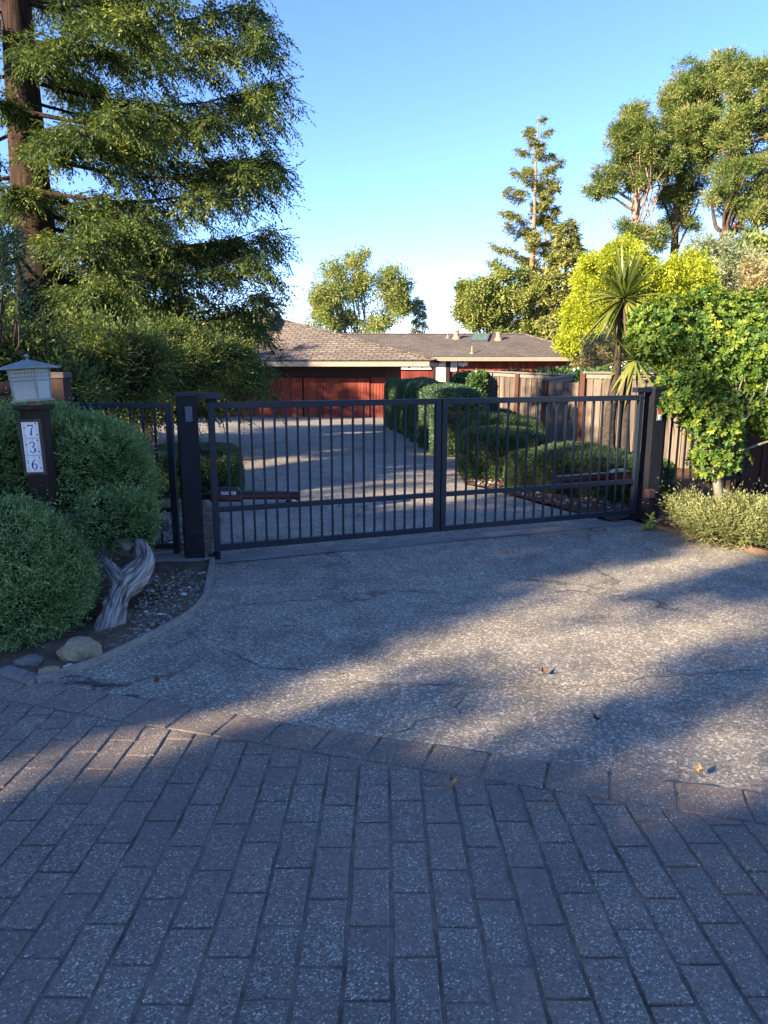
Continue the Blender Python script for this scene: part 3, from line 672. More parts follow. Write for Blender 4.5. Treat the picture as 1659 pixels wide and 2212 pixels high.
pb2 = [tuple(G(*p)[:2]) for p in ((325, 1190), (400, 1190), (440, 1180), (436, 1105), (330, 1105))]
pebbles('pebbles', pb2, 420, np.random.default_rng(2), .015, .042, M['pebble'])
pb3 = [tuple(G(*p)[:2]) for p in ((1400, 1130), (1490, 1150), (1600, 1178), (1600, 1150), (1440, 1110))]
pebbles('pebbles', pb3, 150, np.random.default_rng(4), .012, .032, M['pebble'])
pb4 = [tuple(G(*p)[:2]) for p in ((1010, 1044), (1100, 1066), (1320, 1122), (1360, 1100), (1100, 1045), (1010, 1030))]
pebbles('pebbles', pb4, 220, np.random.default_rng(6), .015, .045, M['pebble'])
# leaf litter
def litter(poly, n, rng, mat, s=.035):
    poly = np.asarray(poly)[:, :2]; lo, hi = poly.min(0), poly.max(0); q = rng.uniform(lo, hi, (n * 6, 2)); q = q[inside(q[:, 0], q[:, 1], poly)][:n]
    P = np.c_[q, gz(q[:, 1]) + .035 + rng.uniform(0, .02, len(q))]; D = rng.normal(size=P.shape); D[:, 2] *= .25
    Q = leaf_quads(P, D, s * rng.uniform(.6, 1.4, len(P)), s * .45, rng, .5, ref=np.array([0, 0, 1.]) + rng.normal(0, .35, P.shape))
    return quads_obj('leaf_litter', Q, rng.random(len(Q)), mat, kind='stuff')
litter([tuple(G(*p)[:2]) for p in ((1410, 1135), (1500, 1158), (1655, 1195), (1655, 1165), (1450, 1115))], 420, np.random.default_rng(8), M['f_dead'])
litter(pb, 90, np.random.default_rng(9), M['f_dead'], .03)
litter(pb4, 160, np.random.default_rng(10), M['f_dead'], .04)
# single fallen leaves on the drive
for px, py, lab in ((1176, 1459, 'curled dark brown leaf on the sunlit asphalt near the sandy crack'), (1288, 1561, 'dark brown leaf alone on the shaded right asphalt'), (1508, 1680, 'pale leaf near the brick border at right'), (340, 1479, 'small tan leaf on the shaded asphalt near the dark joint strip'), (977, 1712, 'thin orange leaf stuck in a brick joint')):
    p = G(px, py); r = np.random.default_rng(px); mb = MB(); a = r.uniform(0, 6.28); n = 6; V = []
    for i in range(n + 1):
        s = i / n; w = .016 * math.sin(math.pi * min(.98, s + .04)) ; x = (s - .5) * .045
        for sg in (-1, 0, 1): V.append((x, w * sg, .012 + (.012 if sg else .0) + .018 * (s - .5) ** 2 * 4))
    V = np.array(V) @ np.array([[math.cos(a), -math.sin(a), 0], [math.sin(a), math.cos(a), 0], [0, 0, 1]]).T + p + [0, 0, .012 if py > 1600 else 0]
    mb.add(V, [f for i in range(n) for f in ((3 * i, 3 * i + 3, 3 * i + 4, 3 * i + 1), (3 * i + 1, 3 * i + 4, 3 * i + 5, 3 * i + 2))])
    mb.build('fallen_leaf', simple('leaf_brown', (.14, .06, .03) if 'dark' in lab else (.38, .25, .11), None, 60, .8, 0), label=lab, cat='leaf', loc=p, group='fallen leaves on the driveway')
# rocks
def rock(px, py, r, mat, label, seed, rot=0.0, group='rocks along the bed edge', sink=.3, n=(30, 20)):
    p = G(px, py); rg = np.random.default_rng(seed); mb = MB(); R = np.array([[math.cos(rot), -math.sin(rot), 0], [math.sin(rot), math.cos(rot), 0], [0, 0, 1]])
    nu, nv = n; ph = rg.uniform(0, 6.28, 8); V = []
    for j in range(nv + 1):
        for i in range(nu):
            t = math.pi * j / nv; u = 2 * math.pi * i / nu; d = np.array([math.sin(t) * math.cos(u), math.sin(t) * math.sin(u), math.cos(t)])
            f = 1 + .13 * math.sin(d[0] * 4 + ph[0]) * math.sin(d[1] * 4 + ph[1]) + .08 * math.sin(d[2] * 7 + d[0] * 5 + ph[2]) + .05 * math.sin(d[0] * 13 + ph[3]) * math.sin(d[1] * 12 + d[2] * 9 + ph[4]) + (rg.normal(0, .03) if 0 < j < nv else 0)
            q = np.sign(d) * np.abs(d) ** .85; V.append(q * f * r)
    mb.add(np.array(V) @ R.T + p + [0, 0, r[2] * (1 - sink)], [(j * nu + i, (j + 1) * nu + i, (j + 1) * nu + (i + 1) % nu, j * nu + (i + 1) % nu) for j in range(nv) for i in range(nu)])
    return mb.build('rock', mat, smooth=False, label=label, cat='rock', loc=p, group=group)
rock(178, 1425, (.108, .085, .072), M['stone_tan'], 'largest rock, tan and rounded, under the front juniper', 21, .2)
rock(107, 1462, (.062, .04, .03), M['stone_tan'], 'flat tan rock at the corner where edging meets the bricks', 22, .4)
rock(64, 1440, (.075, .05, .034), M['stone_grey'], 'dark grey rock tucked below the front juniper at far left', 23, .1)
rock(72, 1468, (.017, .02, .025), M['stone_grey'], 'small blue grey stone beside the flat tan rock', 24)
rock(150, 1447, (.03, .022, .018), M['stone_white'], 'pale stone between the two tan rocks', 25)
rock(397, 1252 + 39, (.026, .02, .02), M['stone_white'], 'white quartz stone near the right bend of the edging board', 26, group='white stones in the pebble bed')
rock(350, 1349 - 15, (.030, .022, .018), M['stone_white'], 'larger white stone in the middle of the pebble bed', 27, group='white stones in the pebble bed')
rock(345, 1150, (.11, .09, .15), M['stone_grey'], 'upright grey boulder behind the bars of the small side fence panel', 28, .5, group=None)
# slab under the left fence
p = G(385, 1218); mb = MB(); mb.blob((p[0] - .08, p[1] + .12, .02), (.36, .17, .035), 18, 8, .06, rng=np.random.default_rng(3)); mb.build('concrete_footing', M['concrete'], smooth=False, label='low rough concrete footing under the side fence panel', cat='footing', loc=p)
#PART3
# ================================================================== GATE
GROT = math.atan2(GD[1], GD[0]); ZB, ZT, ZM = .07, 1.322, .425
MID = (0.526 - GA[0]) / GD[0]
def bar_mb(t, z0, z1, w=.017): m = MB(); m.box(gp(t, (z0 + z1) / 2), (w, w, z1 - z0), GROT); return m
def gate_leaf(t0, t1, hinge, label):
    o = gp(hinge, 0); th = thing('gate_leaf', label, 'gate', o, 'leaves of the driveway gate'); fw = .052
    f = MB()
    for t in (t0 + fw / 2, t1 - fw / 2): f.box(gp(t, (ZB + ZT) / 2), (fw, fw, ZT - ZB), GROT)
    for z in (ZB + fw / 2, ZT - fw / 2): f.box(gp((t0 + t1) / 2, z), (t1 - t0 - 2 * fw + .004, fw - .006, fw), GROT)
    f.build('frame', M['iron'], th, bevel=.003)
    m = MB(); m.box(gp((t0 + t1) / 2, ZM), (t1 - t0 - 2 * fw + .002, .036, .045), GROT); m.build('rail', M['iron'], th, bevel=.003)
    ts = np.linspace(t0 + fw, t1 - fw, 21)[1:-1]; b0 = bar_mb(ts[0], ZB + fw, ZT - fw).build('bar', M['iron'], th)
    for t in ts[1:]: d = GD * (t - ts[0]); copy_part(b0, th, (d[0], d[1], 0))
    for z in (ZB - .028, ZT + .012): h = MB(); h.lathe([(.0, -.02), (.03, -.02), (.03, .02), (0, .02)], gp(hinge + (.02 if hinge == t0 else -.02), z), 12); h.build('hinge_pin', M['iron_dull'], th, smooth=False)
    return th
gate_leaf(0, MID - .006, 0, 'black metal bar gate leaf hinged on the thick post beside the house number tiles')
gate_leaf(MID + .006, GL, GL, 'black metal bar gate leaf hinged on the post with the red and white plate')
def gate_post(t, label, arm):
    o = gp(t); th = thing('gate_post', label, 'gate post', o, 'thick gate posts'); w = .155
    m = MB(); m.box(gp(t, .68), (w, w, 1.40), GROT); m.build('shaft', M['iron_dull'], th, bevel=.004)
    m = MB(); m.box(gp(t, 1.392), (w + .012, w + .012, .03), GROT); m.build('cap', M['iron'], th, bevel=.003)
    m = MB(); s = 1 if arm > 0 else -1; m.box(gp(t + s * (w / 2 + .10), 1.375), (.19, .075, .05), GROT); m.build('hinge_arm', M['iron'], th, bevel=.003)
    m = MB(); m.box(gp(t + s * (w / 2 + .065), .022), (.13, .11, .035), GROT); m.build('hinge_foot', M['iron_dull'], th, bevel=.006); return th
pl = gate_post(-.165, 'thick black gate post with grey box near its top beside the pebble bed', 1)
m = MB(); m.box(gp(-.165 + .005, 1.235, .085), (.058, .02, .125), GROT); m.build('sensor_box', M['greybox'], pl, bevel=.006)
m = MB(); m.box(gp(-.165, .27, .081), (.07, .008, .012), GROT); m.build('strap', M['iron'], pl)
pr_ = gate_post(GL + .165, 'thick black gate post carrying a small red and white plate', -1)
tp = GL + .165
m = MB(); m.box(gp(tp, 1.12, .0805), (.062, .006, .118), GROT); kb = m.build('key_switch', M['metalplate'], pr_, bevel=.002)
m = MB(); m.box(gp(tp + .002, 1.156, .0845), (.054, .004, .044), GROT); m.build('warning_label', M['red'], kb)
m = MB(); m.box(gp(tp + .004, 1.098, .086), (.036, .008, .046), GROT); m.box(gp(tp + .007, 1.096, .0905), (.024, .003, .03), GROT, 1); m.build('switch_cover', [M['white'], M['metalplate']], kb)
# small box on a stub by the right post
p = G(1403, 1133); o = p + [.02, .12, 0]; th = thing('sensor_stub', 'short dark stub with small box at the foot of the right gate post', 'sensor', o)
m = MB(); m.box(o + [0, 0, .13], (.045, .045, .28), GROT); m.build('stub', M['iron_dull'], th)
m = MB(); m.box(o + [0, -.01, .31], (.085, .07, .09), GROT); m.build('box', simple('brown_box', (.05, .022, .022), (.03, .015, .016), 20, .6, .2), th, bevel=.004)
# gate operators
def operator(a, b, label, hump):
    a = np.asarray(a, float); b = np.asarray(b, float); d = nrm(b - a); L = np.linalg.norm(b - a); x = d; y = nrm(np.cross([0, 0, 1.], x)); z = np.cross(x, y)
    R = np.stack([x, y, z], 1); th = thing('gate_opener', label, 'gate opener', a * [1, 1, 0], 'swing gate openers'); at = lambda s, yy, zz: a + x * s + y * yy + z * zz
    m = MB(); m.box(at(L / 2, 0, 0), (L, .072, .062), R=R); m.build('tube', M['opred'], th, bevel=.02)
    m = MB(); m.box(at(L / 2, 0, .033), (L * 1.005, .080, .03), R=R); m.box(at(L - .012, 0, 0), (.03, .085, .078), R=R); m.build('cover', M['opblack'], th, bevel=.008)
    m = MB(); m.box(at(.15, 0, -.012), (.30, .084, .076), R=R, taper=.96); m.build('motor_housing', M['opred'], th, bevel=.02)
    m = MB(); m.box(at(.17, 0, .06), (.22, .07, .034), R=R, taper=.72); m.build('motor_cap', M['metalplate'] if hump else M['opblack'], th, bevel=.008)
    m = MB(); m.box(at(L - .09, 0, -.055), (.05, .05, .03), R=R); m.box(at(L - .09, -.06, -.06), (.03, .16, .012), R=R); m.build('gate_bracket', M['iron_dull'], th)
    m = MB(); m.box(at(-.07, .02, -.01), (.18, .05, .05), R=R); m.build('post_bracket', M['iron_dull'], th)
    if not hump:
        s = -1 if y[1] > 0 else 1; lb = MB(); lb.box(at(.17, s * .0425, .032), (.13, .004, .026), R=R); lm = lb.build('sticker', M['white'], th)
        k = MB()
        for q in (-.05, -.03, -.005, .022, .042): k.box(at(.17 + q, s * .0455, .034), (.014, .002, .009), R=R)
        k.build('print', M['blue'], lm)
    return th
operator(W(452, 1071, 6.22), W(645, 1071, 6.36), 'dark red gate opener with white label, behind the gate leaf beside the pebbles', False)
operator(W(1362, 1026, 7.82), W(1205, 1038, 7.45), 'dark red swing gate opener in front of the low clipped hedge', True)
# fixed fence panels
def fence_panel(A, D, L, name, label, zb, zt, zm, nb, mat, posts):
    A = np.asarray(A, float); D = nrm(np.asarray(D, float)); rot = math.atan2(D[1], D[0]); q = lambda t, z: np.array([A[0] + D[0] * t, A[1] + D[1] * t, z])
    th = thing(name, label, 'fence', q(0, 0))
    for z in (zb + .022, zt - .022): m = MB(); m.box(q(L / 2, z), (L - .1, .04, .045), rot); m.build('rail', mat, th, bevel=.003)
    m = MB(); m.box(q(L / 2, zm), (L - .102, .034, .042), rot); m.build('rail', mat, th, bevel=.003)
    ts = np.linspace(.05, L - .05, nb + 2)[1:-1]; m = MB(); m.box(q(ts[0], (zb + zt) / 2), (.017, .017, zt - zb - .09), rot); b = m.build('bar', mat, th)
    for t in ts[1:]: d = D * (t - ts[0]); copy_part(b, th, (d[0], d[1], 0))
    for t in posts:
        m = MB(); m.box(q(t, zt / 2), (.052, .052, zt), rot); m.build('post', mat, th, bevel=.003)
    return th
fence_panel((-1.735, 5.86), (-1, 0.01), .98, 'metal_fence', 'small black metal bar side panel between the round junipers and the gate post', .09, 1.318, .43, 8, M['iron'], (.026, .95))
pR = gp(GL + .26); fence_panel(pR[:2], GD, 1.22, 'metal_fence', 'black metal bar fence behind the glossy shrub trunk', .09, 1.318, .39, 10, M['iron_dull'], (.026, 1.19))
# ================================================================== LAMP POST
rz = math.radians(-4); PC = W(95, 1000, 4.80); PX, PY = PC[0] - .02, 4.80
lt = math.tan(math.radians(.9)); base = np.array([PX, PY, 0.]); lp_ = thing('lamp_post', 'dark wooden post topped by a lantern with tiles reading 7 3 6', 'lamp post', base)
Rz = np.array([[math.cos(rz), -math.sin(rz), 0], [math.sin(rz), math.cos(rz), 0], [0, 0, 1]])
def tilt(deg): a = math.radians(deg); return np.array([[math.cos(a), 0, -math.sin(a)], [0, 1, 0], [math.sin(a), 0, math.cos(a)]])   # top leans to -x
RP = tilt(1.2) @ Rz
def pp_(x, y, z): return base + [-.025 + .0, 0, 0] + [0.045, 0, 0] + RP @ np.array([x, y, z])
PW = .138
m = MB(); m.box(pp_(0, 0, .66), (PW, PW, 1.34), R=RP); m.build('post', M['postwood'], lp_, bevel=.006)
m = MB(); m.box(pp_(0, 0, 1.342), (.19, .19, .026), R=RP); m.box(pp_(0, 0, 1.326), (.165, .165, .008), R=RP); m.build('post_cap', M['postwood'], lp_, bevel=.003)
fr = MB(); yf = -PW / 2
for z in (1.258, .903): fr.box(pp_(0, yf - .011, z), (.150, .022, .016), R=RP)
for x in (-.0685, .0685): fr.box(pp_(x, yf - .011, 1.0805), (.013, .022, .339), R=RP)
fr.box(pp_(0, yf - .004, 1.0805), (.124, .008, .339), R=RP)
frame = fr.build('number_frame', M['framewood'], lp_, bevel=.002)
def ribbon(mb, P, w, mi, tz, y):
    P = smooth(P, 26) if len(P) > 3 else np.asarray(P, float); n = len(P); w = np.interp(np.linspace(0, 1, n), np.linspace(0, 1, len(w)), w)
    T = nrm(np.gradient(P, axis=0)); S = np.stack([-T[:, 1], T[:, 0]], 1); A = P + S * w[:, None] / 2; B = P - S * w[:, None] / 2
    V = [pp_(q[0], y, tz + q[1]) for pr in zip(A, B) for q in pr]
    mb.add(np.array(V), [(2 * i, 2 * i + 1, 2 * i + 3, 2 * i + 2) for i in range(n - 1)], mi)
S7 = [([(-.29, .27), (-.27, .36), (-.24, .40)], [.03, .07, .07]), ([(-.26, .385), (0, .385), (.30, .385)], [.09, .095, .09]), ([(.30, .40), (.20, .20), (.08, .0), (.03, -.2), (.02, -.33), (.03, -.42)], [.035, .05, .08, .11, .13, .13])]
S3 = [([(-.25, .24), (-.22, .36), (-.08, .44), (.10, .43), (.21, .32), (.20, .16), (.08, .06), (-.06, .02)], [.10, .06, .05, .07, .11, .10, .06, .04]), ([(-.06, .02), (.10, .02), (.24, -.08), (.28, -.22), (.18, -.38), (.0, -.44), (-.2, -.40), (-.27, -.27)], [.04, .05, .10, .13, .09, .05, .06, .11])]
S6 = [([(.22, .40), (.05, .33), (-.13, .16), (-.23, -.06), (-.23, -.25), (-.12, -.40), (.02, -.44)], [.04, .06, .09, .12, .12, .08, .05]), ([(.02, -.44), (.17, -.38), (.25, -.22), (.20, -.05), (.06, .03), (-.10, -.01), (-.20, -.12)], [.05, .08, .11, .09, .06, .045, .04])]
for k, strokes in enumerate((S7, S3, S6)):
    zc = 1.0805 + (1 - k) * .1125; yt = yf - .0105; tm = MB(); tm.box(pp_(0, yf - .0095, zc), (.118, .005, .1095), R=RP); yg = yf - .0128; sc = .074
    for P, w in strokes: ribbon(tm, np.array(P) * sc * [.9, 1.12] + [.001, 0], np.array(w) * sc * 1.25, 1, zc, yg)
    def petal(x, z, r, mi, n=8, star=.5):
        V = [pp_(x, yg - .0003, zc + z)] + [pp_(x + math.cos(a * math.pi / n) * r * (1 if a % 2 == 0 else star), yg - .0003, zc + z + math.sin(a * math.pi / n) * r * (1 if a % 2 == 0 else star)) for a in range(2 * n)]
        tm.add(np.array(V), [(0, 1 + (a + 1) % (2 * n), 1 + a) for a in range(2 * n)], mi)
    petal(-.040, .018, .0095, 2); petal(.043, -.028, .0095, 2); petal(.041, .044, .008, 5, 5); petal(-.040, -.040, .008, 5, 6, .25)
    petal(-.040, .018, .0035, 0); petal(.043, -.028, .0035, 0)
    for x, z in ((.044, .012), (-.008, .047), (-.042, -.018), (.012, -.047), (-.002, -.048), (.036, .006)): petal(x, z, .0048, 4, 4)
    for x, z in ((-.046, .040), (-.034, .042), (.045, .030), (-.036, .002), (-.046, .004), (.036, .022), (.044, -.006), (.030, -.045), (-.028, -.047), (.008, .048), (-.044, -.030), (.05, -.044)): petal(x, z, .0062, 3, 2, .35)
    tm.build('number_tile', [M['tile'], M['blue'], M['tred'], M['tgreen'], M['tyel'], M['tdark']], frame)
# lantern
RL = tilt(3.6) @ Rz; l0 = pp_(0, 0, 1.358)
def ll_(x, y, z): return l0 + RL @ (np.array([x, y, z]) * .89)
m = MB(); m.lathe([(0, -.006), (.045, -.006), (.045, .03), (0, .03)], ll_(0, 0, 0), 18, R=RL); m.build('neck', M['brass'], lp_, smooth=False)
a0, a1, zb, zt = .090, .102, .028, .262
lan = MB(); lan.box(ll_(0, 0, zb + .004), (a0 * 2 + .012, a0 * 2 + .012, .010), R=RL)
for sx in (-1, 1):
    for sy in (-1, 1): lan.bar(ll_(sx * a0, sy * a0, zb), ll_(sx * a1, sy * a1, zt), .011, .011)
def face(n_, u, z):   # point on lantern side n_ at u in -1..1
    a = a0 + (a1 - a0) * (z - zb) / (zt - zb); q = {0: (u * a, -a), 1: (a, u * a), 2: (-u * a, a), 3: (-a, -u * a)}[n_]; return ll_(q[0], q[1], z)
for n_ in range(4):
    for z in (zb + .010, .176, .205, .232, zt - .004): lan.bar(face(n_, -1, z), face(n_, 1, z), .006, .006 if z not in (.176,) else .009)
    for u in np.linspace(-.75, .75, 7): lan.bar(face(n_, u, .176), face(n_, u, zt), .0032, .0032)
for sx in (-1, 0, 1): lan.lathe([(0, -.012), (.006, -.008), (.006, 0), (0, .002)], ll_(sx * a0 * .97, -a0 * .97 if sx else a0 * .97, zb), 8, R=RL)
lant = lan.build('lantern_frame', M['lampmetal'], lp_)
for n_ in range(4):
    m = MB(); V = [face(n_, -.97, zb + .008), face(n_, .97, zb + .008), face(n_, .97, zt), face(n_, -.97, zt)]; c = np.mean(V, 0); ax = ll_(0, 0, c[2] - l0[2]); off = (ax - c) / np.linalg.norm(ax - c) * .0035
    V = np.array(V); m.add(np.concatenate([V, V + off]), [(0, 1, 2, 3), (7, 6, 5, 4), (0, 4, 5, 1), (1, 5, 6, 2), (2, 6, 7, 3), (3, 7, 4, 0)]); m.build('pane', M['lampglass'], lant)
ar = .165; m = MB(); q = lambda s, z: [ll_(x * s, y * s, z) for x, y in ((-1, -1), (1, -1), (1, 1), (-1, 1))]
V = q(ar, zt + .0) + q(ar, zt + .009) + q(.022, zt + .066) + q(.018, zt + .066); 
m.add(np.array(V), [(3, 2, 1, 0)] + [(i, (i + 1) % 4, 4 + (i + 1) % 4, 4 + i) for i in range(4)] + [(4 + i, 4 + (i + 1) % 4, 8 + (i + 1) % 4, 8 + i) for i in range(4)] + [(8, 9, 10, 11)])
rf = m.build('lantern_roof', M['lampmetal'], lp_, bevel=.002)
m = MB(); m.lathe([(0, 0), (.014, .0), (.011, .006), (.006, .012), (.007, .016), (.013, .021), (.016, .029), (.012, .038), (0, .042)], ll_(0, 0, zt + .064), 14, R=RL); m.build('finial', M['lampmetal'], rf, smooth=True)
# dark wooden fence behind the lamp post
b0 = W(150, 900, 6.35); m0 = thing('wooden_fence', 'dark brown wooden fence stub behind the lantern', 'fence', (b0[0], 6.35, 0))
m = MB(); m.box((b0[0] - .07, 6.35, .755), (.155, .155, 1.51)); m.build('post', M['darkwood'], m0, bevel=.006)
m = MB(); m.box((b0[0] - .07, 6.35, 1.535), (.175, .175, .05)); m.build('post_cap', M['framewood'], m0, bevel=.004)
m = MB()
for i in range(14): m.box((b0[0] - .23 - i * .148, 6.36 + (i % 2) * .012, .70), (.146, .02, 1.36))
m.build('boards', M['darkwood'], m0)
m = MB(); m.box((b0[0] - 1.2, 6.355, 1.425), (2.05, .09, .09)); m.build('top_rail', M['darkwood'], m0, bevel=.004)
# ================================================================== WOODEN FENCES beyond the gate
def wfence(label, A, B, zA, zB, bw=.145, mats=('fencewood', 'capwood', 'fencepost'), posts=(0, 1), cap=True, name='wooden_fence', cat='fence', batten=True, seed=1, zb=None):
    A = np.asarray(A, float); B = np.asarray(B, float); D = (B - A); L = np.linalg.norm(D); D /= L; N = np.array([D[1], -D[0]]); rot = math.atan2(D[1], D[0]); rg = np.random.default_rng(seed)
    if N @ (-(A + B)) < 0: N = -N
    g = lambda t: float(gz(A[1] + D[1] * t)); th = thing(name, label, cat, (A[0], A[1], g(0))); m = MB(); n = int(L / bw)
    for i in range(n):
        t = (i + .5) * L / n; zt = zA + (zB - zA) * t / L - .01; c = A + D * t; z0 = g(t) + .03
        m.box((c[0], c[1], (z0 + zt) / 2), (L / n - .006, .02, zt - z0), rot + rg.normal(0, .004))
        if batten: c2 = A + D * (i * L / n) + N * .021; m.box((c2[0], c2[1], (z0 + zt) / 2), (.042, .02, zt - z0 - .01), rot)
    m.build('boards', M[mats[0]], th)
    if cap:
        m = MB(); a = np.r_[A + N * .02, zA + .012]; b = np.r_[B + N * .02, zB + .012]; m.bar(a, b, .13, .035); a2 = np.r_[A + N * .025, zA - .05]; b2 = np.r_[B + N * .025, zB - .05]; m.bar(a2, b2, .03, .085); m.build('cap_board', M[mats[1]], th, bevel=.003)
    for s in posts:
        c = A + D * L * s + N * .03; zt = zA + (zB - zA) * s + .0; z0 = float(gz(c[1])) - .1; m = MB(); m.box((c[0], c[1], (z0 + zt) / 2), (.105, .105, zt - z0), rot); m.build('post', M[mats[2]], th, bevel=.004)
    return th
def XY(px, Y): w = W(px, 900, Y); return (float(ray(px, 850)[0] / ray(px, 850)[1] * Y), Y)
f1 = XY(1046, 17.0); f2 = XY(1234, 15.2); f3 = XY(1174, 13.9); f4 = XY(1250, 13.35); f5 = XY(1262, 13.2)
wfence('sunlit board fence running up to the ivy, with a pale cap board', f1, f2, 1.512, 1.43, posts=(.42, 1), seed=1)
wfence('short return of board fence with red brown corner post beside the wooden side gate', f2, f3, 1.43, 1.36, posts=(1,), seed=2, batten=False)
wg = wfence('plain wooden side gate with a dark ring handle', (f3[0] + .07, f3[1] - .03), f4, 1.335, 1.335, bw=.19, posts=(), cap=False, name='side_gate', cat='gate', seed=3, batten=False)
hd = W(1231, 890, 13.30); m = MB(); an = np.linspace(-1.9, 1.9, 12); m.tube([(hd[0] - .06 * math.cos(a) * .6, hd[1] - .06, hd[2] + .13 * math.sin(a) / .95) for a in an], .012, 8); m.build('handle', M['iron_dull'], wg, smooth=True)
wfence('shaded board fence behind the spiky palm like tree', f5, (6.9, 9.3), 1.50, 1.50, posts=(0, .5, 1), seed=4, bw=.17)
wfence('dark red brown fence at the right edge beside the glossy shrub', XY(1606, 8.35), (7.2, 8.0), 1.30, 1.30, mats=('darkwood', 'darkwood', 'darkwood'), posts=(.03, 1), seed=5)
# ================================================================== HOUSE
gzz = -.47
def slab(mb, corners, th, mi=0):
    V = np.asarray(corners, float); n = len(V); nn = np.cross(V[1] - V[0], V[2] - V[0]); nn /= np.linalg.norm(nn); nn = nn if nn[2] > 0 else -nn
    mb.add(np.concatenate([V, V - nn * th]), [tuple(range(n)), tuple(range(2 * n - 1, n - 1, -1))] + [(i, n + i, n + (i + 1) % n, (i + 1) % n) for i in range(n)], mi)
gc = np.array([.06, 29.6]); ge = nrm(np.array([-8.25, .95])); gn = np.array([ge[1] * -1, ge[0]]); gn = gn if gn[1] < 0 else -gn; ga = math.atan2(ge[1], ge[0])
gq = lambda u, v, z: np.array([gc[0] + ge[0] * u + gn[0] * v, gc[1] + ge[1] * u + gn[1] * v, z])
gar = thing('garage', 'low red garage with grooved doors under a brown shingled hip roof', 'garage', gq(0, 0, gzz))
ZW = 1.74
def planks(mb, u0, u1, v, z0, z1, w=.115, gap=.012, th=.03, mi=0):
    n = max(1, int((u1 - u0) / w)); s = (u1 - u0) / n
    for i in range(n): mb.box(gq(u0 + (i + .5) * s, v, (z0 + z1) / 2), (s - gap, th, z1 - z0), ga, mi)
m = MB(); m.box(gq(4.6, -3.55, (gzz + ZW) / 2 - .05), (9.2, 7.0, ZW - gzz + .1), ga); m.build('wall', M['siding_dark'], gar)
for a_, b_ in ((0, .62), (6.3, 9.2)): m = MB(); planks(m, a_, b_, -.03, gzz, 1.30); m.build('siding', M['siding'], gar)
for k, (u0, u1) in enumerate(((.66, 3.42), (3.48, 6.26))):
    m = MB(); planks(m, u0, u1, .0 if k else .02, gzz + .04, 1.18); m.build('garage_door', M['siding'], gar)
m = MB(); m.box(gq(4.6, .03, 1.44), (9.24, .12, .46), ga); m.build('header', M['siding_dark'], gar)  # header over the doors, its dark colour also carries the eave's shadow band
EZ = 1.885; v1, v0 = 1.15, -8.2; uR, uL = -2.1, 10.5; RZ = 3.80
c_ = [gq(uR, v1, EZ), gq(uL, v1, EZ), gq(uL, v0, EZ), gq(uR, v0, EZ)]; rR, rL = gq(5.4, -3.5, RZ), gq(7.6, -3.5, RZ)
m = MB(); kk = []
def mixp(a, b, t, dz=0): p = a + (b - a) * t; p[2] += dz; return p
m.add(np.array([c_[0], c_[1], rL, rR]), [(0, 1, 2, 3)]); m.add(np.array([c_[3], c_[0], rR]), [(0, 1, 2)]); m.add(np.array([c_[1], c_[2], rL]), [(0, 1, 2)]); m.add(np.array([c_[2], c_[3], rR, rL]), [(0, 1, 2, 3)])
m.add(np.array([x - [0, 0, .05] for x in c_]), [(3, 2, 1, 0)])
groof = uv_roof(m.build('roof', M['shingle'], gar))
m = MB(); m.bar(gq(uR + .25, v1 - .04, EZ - .14), gq(uL, v1 - .04, EZ - .14), .04, .20); m.bar(gq(uR + .25, v1 - .04, EZ - .14), gq(uR + .25, v0, EZ - .14), .04, .20); m.build('fascia', M['fascia'], gar)
m = MB(); m.add(np.array([gq(uR + .25, v1 - .07, EZ - .2), gq(uL, v1 - .07, EZ - .2), gq(uL, v0, EZ - .2), gq(uR + .25, v0, EZ - .2)]), [(0, 1, 2, 3)]); m.build('soffit', M['siding_dark'], gar)
m = MB()   # ridge caps
for a, b in ((c_[0], rR), (rR, rL)):
    for i in range(26):
        p, q = mixp(a, b, i / 26, .02), mixp(a, b, (i + 1.25) / 26, .035)
        m.bar(p, q, .2, .03)
uv_roof(m.build('ridge_cap', M['shingle'], gar))
# dutch gable on the ridge end
gb = MB(); pk = gq(5.35, -3.5, RZ + .28); bl, br = gq(4.95, -2.1, RZ - .34), gq(4.95, -4.9, RZ - .34); gb.add(np.array([gq(5.6, -3.5, RZ + .25), gq(5.6, -1.9, RZ - .38), gq(5.6, -5.1, RZ - .38)]), [(0, 1, 2)])
gb.build('gable_vent', M['slate'], gar)
m = MB(); A_, B_, C_ = gq(5.4, -3.5, RZ + .34), gq(5.4, -1.55, RZ - .36), gq(5.4, -5.4, RZ - .36); A2, B2, C2 = gq(8.2, -3.5, RZ + .34), gq(8.2, -1.55, RZ - .36), gq(8.2, -5.4, RZ - .36)
slab(m, [A_, B_, B2, A2], .05); slab(m, [A_, A2, C2, C_], .05); uv_roof(m.build('gable_roof', M['shingle'], gar))
m = MB(); m.bar(gq(5.38, -3.5, RZ + .29), gq(5.38, -1.5, RZ - .42), .05, .13); m.bar(gq(5.38, -3.5, RZ + .29), gq(5.38, -5.45, RZ - .42), .05, .13); m.build('barge_board', M['slate'], gar)
m = MB(); cp_ = W(568, 684, 36.5); m.box((cp_[0], 36.5, 3.6), (.62, .6, 1.5)); m.box((cp_[0], 36.5, 4.36), (.7, .68, .08)); m.build('chimney', M['slate'], gar)
